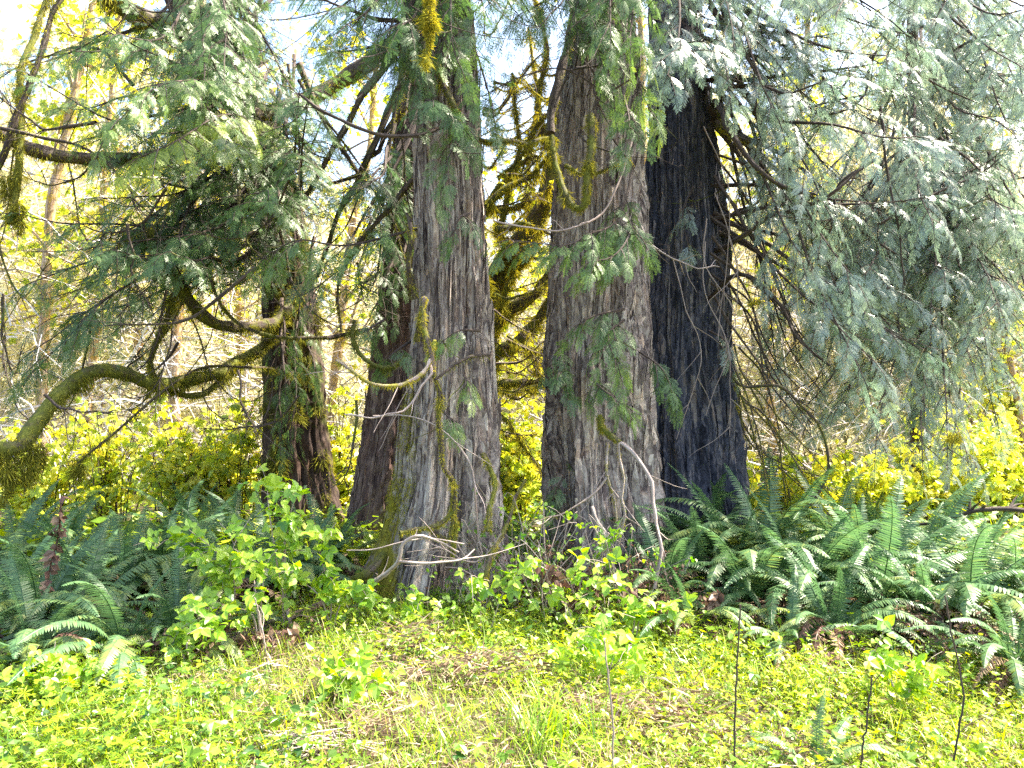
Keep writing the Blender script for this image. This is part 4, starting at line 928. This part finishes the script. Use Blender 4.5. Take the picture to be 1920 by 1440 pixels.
FR = {'up': [frond_mesh('frond', L_, u_, c_, s_, 'fern', tint=t_) for (L_, u_, c_, s_, t_) in ((1.0, 1.3, 1.5, 1, .45), (.95, 1.4, 1.1, 2, .4), (1.05, 1.2, 1.9, 3, .6), (.85, 1.45, .8, 4, .35))],
      'out': [frond_mesh('frond', L_, u_, c_, s_, 'fern', tint=t_) for (L_, u_, c_, s_, t_) in ((.95, .85, 1.5, 11, .5), (1.05, .65, 1.2, 12, .45), (.9, .95, 1.9, 13, .55), (1.0, .8, 1.7, 14, .8))],
      'dead': [frond_mesh('dead_frond', L_, u_, c_, s_, 'fern_dead', tint=t_, shrivel=.28, wmax=.06) for (L_, u_, c_, s_, t_) in ((.85, .55, 2.1, 21, .4), (.8, .3, 1.4, 22, .5), (.75, .9, 2.9, 23, .35), (.9, .5, 1.5, 24, .8))]}
for k in FR:
    for me in FR[k]: me.name = 'dead_frond' if k == 'dead' else 'frond'
def fern(px, py, s, label, nu=8, no=9, nd=4, face=None):
    s *= .95 if px < 1200 else 1.0
    nd = nd + (4 if px < 480 else 2) if nd else 0; no += 3
    b = G(px, py); t = thing('sword_fern', b, label, 'fern', 'sword ferns around the cedars')
    tot = nu + no + nd
    for i in range(tot):
        kind = 'up' if i < nu else ('out' if i < nu + no else 'dead')
        me = FR[kind][rng.integers(0, 4)]
        o = bpy.data.objects.new('dead_frond' if kind == 'dead' else 'frond', me); COL.objects.link(o); o.parent = t
        a = rng.uniform(0, 2 * PI) if kind != 'dead' else rng.uniform(PI * .5, PI * 1.5)
        if kind == 'out' and rng.uniform() < .5: a = rng.uniform(PI * .45, PI * 1.55)
        o.rotation_euler = (rng.uniform(-.2, .2), rng.uniform(-.25, .25), a); q = s * rng.uniform(.75, 1.12)
        o.scale = (q, q, q); o.location = (math.sin(-a) * .03, math.cos(a) * .03, rng.uniform(0, .06))
ferns = [
    (15, 1150, .95, 'sword fern at the left edge with tall blue-green fronds'), (75, 1190, 1.05, 'tall sword fern beside the brown hanging frond, near the left edge'), (150, 1170, .95, 'yellow-green upright fern right of the brown hanging frond'),
    (230, 1130, .85, 'dark fern in the middle of the left fern bank'), (300, 1110, .9, 'dark arching fern behind the bramble on the left'), (355, 1090, .95, 'tall pointed fern standing behind the leafy bramble'),
    (410, 1140, .95, 'fern with one broad upright frond beside the bramble'), (235, 1240, .85, 'wide low fern with browning fronds spread toward the grass'), (330, 1215, .75, 'fern with golden curling fronds above the brown log'),
    (60, 1250, .8, 'yellowing fern low at the left edge above the white stick'), (500, 1120, .9, 'shaded fern under the tallest bramble stem'), (560, 1120, .85, 'fern right of the tallest bramble stem'), (620, 1090, .8, 'dark fern against the reddish trunk foot'),
    (120, 1080, 1.0, 'fern at the back of the left bank under the hanging moss'), (30, 1070, 1.0, 'fern at the back left corner of the fern bank'), (430, 1060, .9, 'fern at the back of the bank left of the mossy trunk'),
    (960, 1080, .75, 'dark fern in the gap at the foot of the two grey cedars'), (1000, 1110, .6, 'small fern left of the pale cedar foot'), (1185, 1120, .5, 'small pale fern at the right foot of the pale cedar'),
    (1250, 1150, .8, 'fern just right of the long bare branch'), (1310, 1120, .95, 'blue-green fern in front of the dark trunk'), (1375, 1110, 1.1, 'fern with tall fronds against the right side of the dark trunk'),
    (1280, 1080, .95, 'upright fern in the corner between the pale and the dark cedar'), (1345, 1060, .9, 'fern pressed against the foot of the dark trunk'), (1410, 1160, .9, 'mid-sized fern below the tallest one right of the dark trunk'), (1620, 1130, .9, 'fern with crossing fronds behind the wide arching one'),
    (1440, 1100, 1.2, 'largest upright fern, right of the dark trunk'), (1500, 1150, 1.0, 'fern with drooping fronds over the dark hollow'), (1580, 1110, 1.0, 'fern behind the drooping ones in the right bank'),
    (1480, 1230, .55, 'small fern hanging two pale fronds beside the dark hollow'), (1560, 1210, .75, 'low fern with a white-lit frond at the grass edge'), (1650, 1170, 1.0, 'wide arching fern in the middle of the right bank'),
    (1720, 1120, 1.0, 'tall shiny fern right of the middle of the right bank'), (1740, 1205, .75, 'fern reaching over the grass below the right bank'), (1820, 1190, .95, 'sunlit fern with orange-brown fronds near the right edge'),
    (1900, 1160, .95, 'pale fern at the right edge'), (1900, 1270, .65, 'nearest fern at the right edge, half in the grass'), (1850, 1070, .8, 'dark fern under the arching bough at the right edge'), (1640, 1050, .9, 'fern at the back of the right bank below the flare-paled sprays'),
    (1760, 1040, .85, 'fern at the foot of the thin saplings'), (1530, 1440, .42, 'small lone fern in the grass at the bottom right'), (1300, 1200, .6, 'brown-fronded fern at the edge of the grass below the dark trunk')]
for f in ferns:
    px, py, s, lb = f
    big = s > .6
    fern(px, py, s, lb, 7 if big else 3, 10 if big else 5, 7 if 'lone' not in lb else 0)

# brown hanging and lying fern fronds as their own things: fallen, caught on plants
dm = MB()
def dead_frond_thing(pts, label, s=1.0):
    c = curve(pts, 30); m = MB(); tube(m, c, np.linspace(.006, .003, 30), 5, .3)
    n = 90; k = rng.integers(0, 29, n); T_ = nrm(c[k + 1] - c[k]); o = nrm(np.cross(T_, rand_unit(n)))
    R = sc_aniso(frames(nrm(o + T_ * .3 + [0, 0, -.5] + rand_unit(n) * .3), rand_unit(n)), .024, rng.uniform(.045, .09, n) * s)
    m.scatter(SIMPLE, R * 1.0, c[k], rng.uniform(.2, .8, n)); o_ = m.build('dead_frond', M['fern_dead']); return tag(o_, label, 'dead fern frond', 'dead brown fronds')
SIMPLEW = (SIMPLE[0] * [3, 1, 1], SIMPLE[1], SIMPLE[2])
SIMPLE = SIMPLEW
for e, d, lb in (([(115, 930), (110, 1000), (95, 1060), (85, 1120), (80, 1200)], 4.9, 'long brown curled frond hanging upright through the left ferns'),
                 ([(60, 1350), (55, 1380), (40, 1410), (30, 1450)], 3.6, 'brown shrivelled frond at the bottom left corner'),
                 ([(0, 1200), (20, 1175), (40, 1160)], 4.6, 'short brown frond against the left edge'),
                 ([(420, 1235), (370, 1260), (310, 1280), (240, 1275)], 4.4, 'brown frond lying on the grass edge below the left log'),
                 ([(560, 1190), (480, 1200), (420, 1230), (380, 1270)], 4.5, 'brown frond draped along the log under the bramble'),
                 ([(1010, 1060), (1050, 1090), (1060, 1160), (1075, 1230)], 5.0, 'rusty frond hanging in the gap left of the pale cedar foot'),
                 ([(1130, 1090), (1080, 1130), (1065, 1190)], 4.9, 'curled rusty frond at the foot of the pale cedar'),
                 ([(1180, 1100), (1200, 1160), (1190, 1220)], 4.8, 'brown frond below the bare white branch'),
                 ([(1240, 1120), (1255, 1200), (1240, 1270)], 4.7, 'brown frond hanging at the end of the long bare branch'),
                 ([(1350, 1110), (1330, 1150), (1320, 1190)], 4.8, 'pale brown frond among the ferns below the dark trunk')):
    dead_frond_thing(PP(e, d), lb, 1.0)

# ------------------------------------------------------------------ dry brush at the trunk feet
def brush(px, py, w, h, n, label):
    b = G(px, py); t = thing('dry_brush', b, label, 'dead brush', 'dry brown brush'); m = MB(); lf = MB(); P_ = []
    for k in range(n):
        a = rng.uniform(0, PI * 2); s = b + [rng.uniform(-w, w), rng.uniform(-.15, .2), 0]; e = s + [math.cos(a) * .25, math.sin(a) * .15, rng.uniform(.2, 1) * h]
        c = curve([s, (s + e) / 2 + rng.normal(0, .06, 3), e, e + [math.cos(a) * .15, -.05, -rng.uniform(.05, .3)]], 14); tube(m, c, np.linspace(.004, .0015, 14), 4, .5); P_.append(c[4:])
    q = np.vstack(P_); k = n * 28; pos = q[rng.integers(0, len(q), k)] + rng.normal(0, .025, (k, 3))
    put(lf, [SIMPLE, LEAF], pos, nrm(rand_unit(k) + [0, 0, -.6]), rand_unit(k), rng.uniform(.010, .024, k), rng.uniform(0, .8, k))
    m.build('stems', M['wood'], t, bark=True); lf.build('leaves', M['fern_dead'], t)
brush(1070, 1150, .32, .50, 46, 'reddish brown dead brush at the foot of the pale cedar')
brush(1200, 1170, .30, .45, 36, 'dry brown brush under the long bare branch')
brush(960, 1150, .25, .35, 24, 'low dry tangle between the feet of the two grey cedars')
for a in ((985, 1160, .28, .85, 26, 'tall thin tangle of vines between the two grey cedars'), (1110, 1180, .35, .75, 30, 'vine tangle climbing the front of the pale cedar foot'), (880, 1170, .2, .6, 14, 'few bare vines at the right foot of the moss-footed cedar')):
    b = G(a[0], a[1]); t = thing('vine_tangle', b, a[5], 'vines', 'bare vines at the trunk feet'); m = MB(); lf = MB(); q = []
    for k in range(a[4]):
        s_ = b + [rng.uniform(-a[2], a[2]), rng.uniform(-.12, .2), 0]; e = s_ + [rng.uniform(-.3, .3), rng.uniform(-.1, .1), rng.uniform(.4, 1) * a[3]]
        c = curve([s_, s_ * .6 + e * .4 + rng.normal(0, .05, 3), e, e + [rng.uniform(-.2, .2), -.05, -rng.uniform(0, .3)]], 18); tube(m, c, np.linspace(.0042, .0015, 18), 4, .5); q.append(c[5:])
    q = np.vstack(q); k = a[4] * 9; pos = q[rng.integers(0, len(q), k)] + rng.normal(0, .02, (k, 3))
    put(lf, [TRI, LEAF, SPR[0]], pos, nrm(rand_unit(k) + [0, -.3, -.3]), nrm(rand_unit(k) + [0, -.5, .6]), rng.uniform(.02, .045, k), rng.uniform(0, .7, k))
    m.build('stems', M['dead'], t, bark=True); lf.build('leaves', M['bramble'], t)
brush(400, 1250, .35, .18, 26, 'brown leaf tangle around the left log')
brush(1330, 1190, .35, .22, 24, 'brown brush along the fern edge below the dark trunk')
brush(1840, 1230, .4, .25, 26, 'orange-brown brush among the ferns near the right edge')
# ------------------------------------------------------------------ brambles
def bramble(px, py, stems, label, n=170, sz=(.045, .075)):
    b = G(px, py); t = thing('bramble', b, label, 'bramble', 'bright leafy brambles')
    st = MB(); lf = MB(); d = b[1]
    for e in stems:
        pts = [b + rng.normal(0, .02, 3) * [1, 1, 0]] + [P(q[0], q[1], d + rng.uniform(-.15, .1)) for q in e]
        c = curve(pts, 26); tube(st, c, np.linspace(.006, .002, 26), 5, .8)
        tips = [c[8:]]
        for w in range(6):
            i = rng.integers(9, 26); q = c[i] + nrm(rand_unit(1)[0] + [0, -.3, .15]) * rng.uniform(.08, .2); s = curve([c[i], (c[i] + q) / 2 + [0, 0, .02], q], 6); tube(st, s, .0016, 3, .8); tips.append(s[2:])
        tp = np.vstack(tips); m = n // len(stems)
        pos = tp[rng.integers(0, len(tp), m)] + rng.normal(0, .02, (m, 3))
        put(lf, [TRI, TRI, LEAF], pos, nrm(rand_unit(m) + [0, -.4, -.1]), nrm(rand_unit(m) * .6 + [.1, -.5, 1]), rng.uniform(*sz, m), np.clip(rng.normal(.6, .2, m), 0, 1))
    st.build('stems', M['dead'], t, bark=True); lf.build('leaves', M['bramble'], t)
bramble(535, 1200, [[(535, 1090), (533, 980), (525, 900)], [(530, 1080), (545, 960), (575, 910)], [(520, 1060), (505, 960), (500, 900)]], 'tallest bramble with bright leaves in front of the dark mossy trunk', 130)
bramble(420, 1210, [[(400, 1110), (370, 1030), (320, 1010), (290, 1030)], [(430, 1080), (440, 1020), (470, 970)], [(440, 1100), (410, 1040), (350, 990)]], 'spreading bramble with lime leaves left of the tallest one', 110)
bramble(480, 1230, [[(480, 1120), (470, 1050), (440, 1030)], [(490, 1130), (500, 1060), (520, 1030)], [(470, 1150), (400, 1140), (350, 1150)]], 'bushy bramble below the tallest one over the log', 100)
bramble(620, 1200, [[(620, 1110), (600, 1030), (630, 980)], [(600, 1120), (560, 1090), (530, 1100)], [(640, 1130), (670, 1100), (690, 1120)]], 'bramble beside the lower end of the white forked branch', 105)
bramble(360, 1260, [[(350, 1210), (370, 1190), (400, 1180)], [(340, 1220), (320, 1200), (350, 1170)]], 'low bramble sprig at the base of the left log', 70)
bramble(740, 1190, [[(720, 1150), (700, 1120), (680, 1130)], [(770, 1150), (790, 1130)]], 'small leafy sprig at the left foot of the moss-footed cedar', 60)
bramble(920, 1200, [[(900, 1120), (890, 1080), (870, 1090)], [(940, 1120), (970, 1070), (1010, 1060)]], 'thin bramble at the right foot of the moss-footed cedar', 44)
bramble(1080, 1200, [[(1090, 1120), (1080, 1060), (1100, 1030)], [(1060, 1130), (1030, 1090)], [(1110, 1120), (1130, 1060)]], 'bramble in front of the pale cedar foot', 55)
bramble(1180, 1230, [[(1190, 1150), (1170, 1100), (1140, 1090)], [(1200, 1160), (1230, 1140), (1260, 1150)]], 'bramble under the end of the long bare branch', 60)
bramble(1130, 1290, [[(1130, 1200), (1125, 1150)], [(1100, 1240), (1080, 1200)], [(1160, 1240), (1190, 1200)]], 'knee-high bramble at the grass edge below the pale cedar', 66)
bramble(1680, 1330, [[(1660, 1250), (1640, 1220)], [(1720, 1270), (1740, 1240)]], 'leafy sprig among the low fronds on the right', 60)
bramble(650, 1330, [[(640, 1270), (620, 1250)], [(690, 1280), (730, 1270)], [(660, 1260), (680, 1240)]], 'broad-leaved bramble in the grass left of centre', 110, (.04, .065))
bramble(100, 1330, [[(80, 1270), (50, 1260)], [(130, 1280), (170, 1260)], [(100, 1260), (110, 1240)]], 'broad-leaved bramble in the grass at the left edge', 110, (.04, .065))

# ------------------------------------------------------------------ grass, herbs and litter
def area(n, xr, dr, power=1.0):
    d = dr[0] + (dr[1] - dr[0]) * rng.uniform(0, 1, n) ** power
    x = rng.uniform(xr[0], xr[1], n) * d
    return np.stack([x, d, gz(x, d)], -1)
def dens_keep(p, s, thr):
    v = np.sin(p[:, 0] * 2.1 * s + np.sin(p[:, 1] * 1.7 * s) * 1.3) + np.sin(p[:, 1] * 2.7 * s + p[:, 0] * 1.1 * s + 2) + rng.normal(0, .5, len(p))
    return v > thr
# leafy ground cover
lf = MB()
p = area(84000, (-1.15, 1.15), (2.4, 6.2), .8); p = p[dens_keep(p, 1, -.6)]
n = len(p); hh = np.abs(rng.normal(.06, .06, n)); p[:, 2] += hh
put(lf, [LEAF, TRI, WHORL, SIMPLE], p, nrm(rand_unit(n) * [1, 1, .35]), nrm(rand_unit(n) * .55 + [.1, -.15, 1]), rng.uniform(.010, .030, n), np.clip(rng.normal(.5, .27, n) + .06 + .22 * np.clip(p[:, 0] / 3, -1, 1), 0, 1))  # leaf tint lightens rightward, painting the sunnier side into the colour
p = area(12500, (-1.15, 1.15), (2.4, 5.8), .8); p = p[dens_keep(p, .8, .3)]
n = len(p); p[:, 2] += rng.uniform(.04, .20, n)
put(lf, [TRI, LEAF, WHORL], p, nrm(rand_unit(n) * [1, 1, .3]), nrm(rand_unit(n) * .45 + [.1, -.2, 1]), rng.uniform(.025, .055, n), np.clip(rng.normal(.38, .2, n) + .15 * np.sin(p[:, 0] * 3.1 + p[:, 1] * 2.3), 0, 1))
p = area(36000, (-1.1, 1.1), (6.0, 20), 1.3); n = len(p); p[:, 2] += rng.uniform(0, .3, n)
put(lf, [LEAF, SIMPLE], p, nrm(rand_unit(n) * [1, 1, .4]), nrm(rand_unit(n) * .55 + [.1, -.2, 1]), rng.uniform(.03, .09, n), np.clip(rng.normal(.65, .2, n), 0, 1))
o = lf.build('herb_cover', M['herb']); tag(o, 'low bright green leafy herbs carpeting the clearing', 'ground cover', kind='stuff')
# stems of herbs (cleavers)
gm = MB()
def blades(mbx, p, hgt, wid, lean, tint):
    n = len(p); a = rng.uniform(0, 2 * PI, n)
    ax = nrm(np.stack([np.cos(a) * lean, np.sin(a) * lean, np.ones(n)], -1))
    no = nrm(np.stack([-np.cos(a), -np.sin(a), np.full(n, .5)], -1))
    R = sc_aniso(frames(ax, no), wid, hgt)
    k = rng.integers(0, 3, n)
    for i in range(3): mbx.scatter(BLADES[i], R[k == i], p[k == i], tint[k == i])
p = area(56000, (-1.15, 1.15), (2.4, 6.2), .85); p = p[dens_keep(p, 1.4, -.9)]; n = len(p)
blades(gm, p, rng.uniform(.05, .20, n), rng.uniform(.0016, .004, n), rng.uniform(.1, .9, n), np.clip(rng.normal(.55, .2, n), 0, 1))
p = area(13000, (-1.15, 1.15), (2.4, 6.0), .85); p = p[dens_keep(p, .9, .5)]; n = len(p)
blades(gm, p, rng.uniform(.10, .27, n), rng.uniform(.0028, .0062, n), rng.uniform(.15, 1.0, n), np.clip(rng.normal(.55, .22, n), 0, .85))
p = area(11000, (-1.1, 1.1), (6, 18)); n = len(p)
blades(gm, p, rng.uniform(.15, .5, n), rng.uniform(.003, .007, n), rng.uniform(.1, .7, n), np.clip(rng.normal(.6, .2, n), 0, 1))
o = gm.build('grass', M['grass']); tag(o, 'short yellow-green grass blades scattered through the clearing', 'grass', kind='stuff')
# litter
lt = MB()
p = area(40000, (-1.15, 1.15), (2.4, 6.6), .85); p = p[~dens_keep(p, 1, .7)]; n = len(p); p[:, 2] += rng.uniform(.002, .06, n)
R = sc_aniso(frames(nrm(rand_unit(n) * [1, 1, .25]), nrm(rand_unit(n) * .5 + [0, 0, 1])), rng.uniform(.003, .010, n), rng.uniform(.03, .13, n))
lt.scatter(STRAND, R, p, rng.uniform(.1, 1, n))
o = lt.build('leaf_litter', M['litter']); tag(o, 'dry straw, needles and brown leaf litter between the herbs', 'litter', kind='stuff')

lt = MB()
for k in range(15):   # straw patches of last year's stems
    px_, py_ = rng.choice([(780, 1235), (1150, 1360), (1080, 1330), (1310, 1340), (430, 1300), (1240, 1330), (1450, 1400), (700, 1390), (900, 1260)]) + rng.normal(0, 22, 2)
    c = G(px_, min(py_, 1435)); n = 140; q = c + rng.normal(0, .085, (n, 3)) * [1, 1, 0] + np.stack([np.zeros(n), np.zeros(n), rng.uniform(.02, .10, n)], -1)
    R = sc_aniso(frames(nrm(rand_unit(n) * [1, 1, .3]), nrm(rand_unit(n) * .5 + [0, 0, 1])), rng.uniform(.002, .006, n), rng.uniform(.05, .20, n)); lt.scatter(STRAND, R, q, rng.uniform(.2, 1, n))
o = lt.build('dry_stems', M['litter']); tag(o, 'matted patches of dry pinkish straw among the herbs', 'litter', kind='stuff')

# grass tufts
def tuft(px, py, n, h, spread, label, w=.005, tint=.5):
    b = G(px, py); m = MB()
    p = b + rng.normal(0, spread, (n, 3)) * [1, 1, 0]
    blades(m, p, rng.uniform(.5, 1.1, n) * h, rng.uniform(.6, 1.3, n) * w, rng.uniform(.05, .6, n), np.clip(rng.normal(tint, .15, n), 0, .84))
    o = m.build('grass_tuft', M['grass']); tag(o, label, 'grass tuft', 'tall grass tufts')
for a in ((1025, 1425, 85, .36, .09, 'largest tuft of broad grass blades at the bottom centre', .0075, .4), (850, 1160, 110, .30, .10, 'dark green grass tuft at the right foot of the moss-footed cedar', .005, .25), (760, 1185, 110, .26, .13, 'bright grass tuft in front of the moss-footed cedar', .005, .6),
          (1110, 1400, 40, .30, .07, 'thin grass tuft right of the largest one', .006, .4), (1300, 1290, 60, .22, .10, 'yellow grass tuft at the fern edge right of centre', .007, .8), (1345, 1260, 40, .24, .06, 'upright yellow grass blades below the dark trunk', .007, .8),
          (640, 1240, 60, .22, .10, 'grass tuft on the bank below the white forked branch', .005, .5), (1480, 1300, 50, .24, .10, 'yellow grass tuft under the two hanging fern fronds', .006, .75), (820, 1430, 40, .26, .07, 'grass tuft at the bottom, left of the largest one', .007, .45),
          (340, 1420, 50, .26, .12, 'loose grass tuft at the bottom left', .006, .5), (160, 1300, 40, .28, .07, 'long bent grass blades near the left edge', .006, .5), (1660, 1300, 50, .24, .1, 'grass tuft beside the low right fern', .006, .7),
          (1780, 1400, 60, .24, .14, 'grass tuft at the bottom right beside the tall bent stem', .006, .75), (930, 1300, 40, .2, .08, 'short grass tuft in the middle of the clearing', .005, .5), (560, 1400, 40, .24, .1, 'yellow grass tuft by the twig pile', .006, .7)):
    tuft(*a)

# ------------------------------------------------------------------ loose sticks, log, stems
def stick(name, pts, r0, r1, label, cat, mat='dead', moss=0., mossd=0, n=24, twigs=0, group=None, hang=.02, subs=()):
    c = curve(pts, n); c = c + rng.normal(0, .002, c.shape); m = MB(); rs = np.linspace(r0, r1, n)
    tube(m, c, rs, 8, .5, moss, .06)
    for s in subs: cs = curve(s[0], 18); tube(m, cs, np.linspace(s[1], s[2], 18), 7, .5, moss, .05)
    for _ in range(twigs):
        k = rng.integers(3, n - 1); d = nrm(nrm(c[k] - c[k - 1]) + rand_unit(1)[0] * .9); ln = rng.uniform(.06, .2); q = np.linspace(0, 1, 5)[:, None]
        tube(m, c[k] + d * ln * q + np.sin(q * 4) * .01, np.linspace(r1 * .7, .0012, 5), 3, .5)
    o = m.build(name, M[mat], smooth=True, bark=True); tag(o, label, cat, group)
    if mossd: ms = MB(); moss_on(ms, c, rs, mossd, hang, .45); ms.build('moss', M['moss'], o)
    return o
stick('fallen_branch', PP([(655, 1118, 4.9), (690, 1100, 4.9), (730, 1070, 4.85), (747, 1052, 4.8), (755, 1020, 4.8), (780, 1005, 4.8), (815, 1012, 4.85), (860, 1035, 4.9)], 4.9), .020, .005, 'white forked dead branch leaning across the foot of the moss-footed cedar', 'branch', n=34, twigs=4,
      subs=[(PP([(747, 1052, 4.8), (790, 1056, 4.78), (830, 1054, 4.8), (868, 1048, 4.85), (890, 1030, 4.9)], 4.8), .010, .005), (PP([(650, 1032, 4.8), (700, 1030, 4.8), (760, 1015, 4.8), (810, 1010, 4.85), (870, 1020, 4.9)], 4.8), .004, .005), (PP([(868, 1048, 4.85), (920, 1040, 4.9), (990, 1018, 5.0)], 4.9), .005, .002)])
g1, g2, g3 = G(375, 1262), G(480, 1205), G(610, 1165)
stick('log', [g1 + [0, 0, .05], g2 + [0, 0, .05], g3 + [0, 0, .08]], .035, .025, 'thin brown log lying under the brambles and brown fronds', 'log', mat='wood', moss=.2, n=20)
stick('fallen_stick', [G(-20, 1300) + [0, 0, .06], G(40, 1262) + [0, 0, .09], G(80, 1240) + [0, 0, .13]], .012, .010, 'white dead stick poking in at the left edge', 'stick', group='loose sticks on the ground')
stick('fallen_stick', [G(665, 1165) + [0, 0, .05], G(740, 1215) + [0, 0, .03], G(830, 1272) + [0, 0, .04]], .009, .006, 'grey stick slanting down the clearing left of centre', 'stick', group='loose sticks on the ground', twigs=2)
stick('fallen_stick', [G(880, 1262) + [0, 0, .03], G(910, 1248) + [0, 0, .06], G(960, 1275) + [0, 0, .02]], .008, .005, 'short grey stick in the middle of the clearing', 'stick', group='loose sticks on the ground')
stick('fallen_stick', [G(510, 1418) + [0, 0, .03], G(560, 1412) + [0, 0, .05], G(640, 1418) + [0, 0, .03]], .010, .007, 'pale stick lying on the twig pile at the bottom', 'stick', group='loose sticks on the ground')
stick('fallen_stick', [G(460, 1290) + [0, 0, .03], G(500, 1282) + [0, 0, .06], G(540, 1278) + [0, 0, .03]], .007, .005, 'small straw-coloured stick below the left log', 'stick', group='loose sticks on the ground')
stick('mossy_branch', [G(600, 1130) + [0, .3, .0], P(680, 1080, 5.4), P(720, 1040, 5.6)], .035, .03, 'dark mossy branch leaning on the left foot of the moss-footed cedar', 'branch', mat='wood', moss=.6, mossd=1600, n=18)
stick('arching_bough', PP([(1700, 985, 6.6), (1760, 978, 6.4), (1830, 958, 6.2), (1900, 955, 6.1), (1990, 970, 6.0)], 6.2), .010, .026, 'brown bough arching in low from the right edge above the ferns', 'branch', mat='wood', moss=.1, n=24, twigs=8)
for e, lb in (([(1380, 1440), (1378, 1330), (1383, 1240), (1388, 1135)], 'straight thin dark stem standing in the grass right of centre'), ([(1605, 1440), (1622, 1370), (1632, 1300), (1637, 1270)], 'short dark stem standing in the grass, middle of the right three'),
              ([(1775, 1445), (1795, 1380), (1806, 1310), (1795, 1230), (1780, 1170), (1772, 1115)], 'tall bent dark stem near the right edge'), ([(1150, 1450), (1148, 1350), (1140, 1270), (1133, 1200)], 'thin pale stem rising in the grass below the pale cedar'),
              ([(530, 1150), (532, 1050), (534, 960)], 'straight tan cane beside the tallest bramble'), ([(505, 1240), (490, 1170), (478, 1120)], 'thin grey cane leaning by the log')):
    d = CAMZ * F / (max(e[0][1], e[0][1]) - 720 + 30)
    q = PP(e, d); q = [q[0] * [1, 1, 0] + [0, 0, float(gz(q[0][0], q[0][1])) - .02]] + q[1:] if e[0][1] < 1440 else [q[0] + [0, 0, -.15]] + q[1:]
    stick('upright_cane', q, .0048, .003, lb, 'stem', mat='wood' if 'dark' in lb else 'dead', group='thin upright stems', n=24, twigs=1)
# twig pile
m = MB(); b = G(590, 1425)
for k in range(70):
    a = rng.uniform(0, PI); c = b + rng.normal(0, .09, 3) * [1, .5, 0] + [0, 0, rng.uniform(.01, .06)]; dr = np.array([math.cos(a), math.sin(a) * .6, rng.uniform(-.15, .15)]); ln = rng.uniform(.05, .16)
    tube(m, [c - dr * ln, c + [0, 0, .01], c + dr * ln], [.002, .004, .0015], 4)
o = m.build('twig_pile', M['dead'], bark=True); tag(o, 'small heap of dry brown twigs at the bottom edge', 'twig pile')
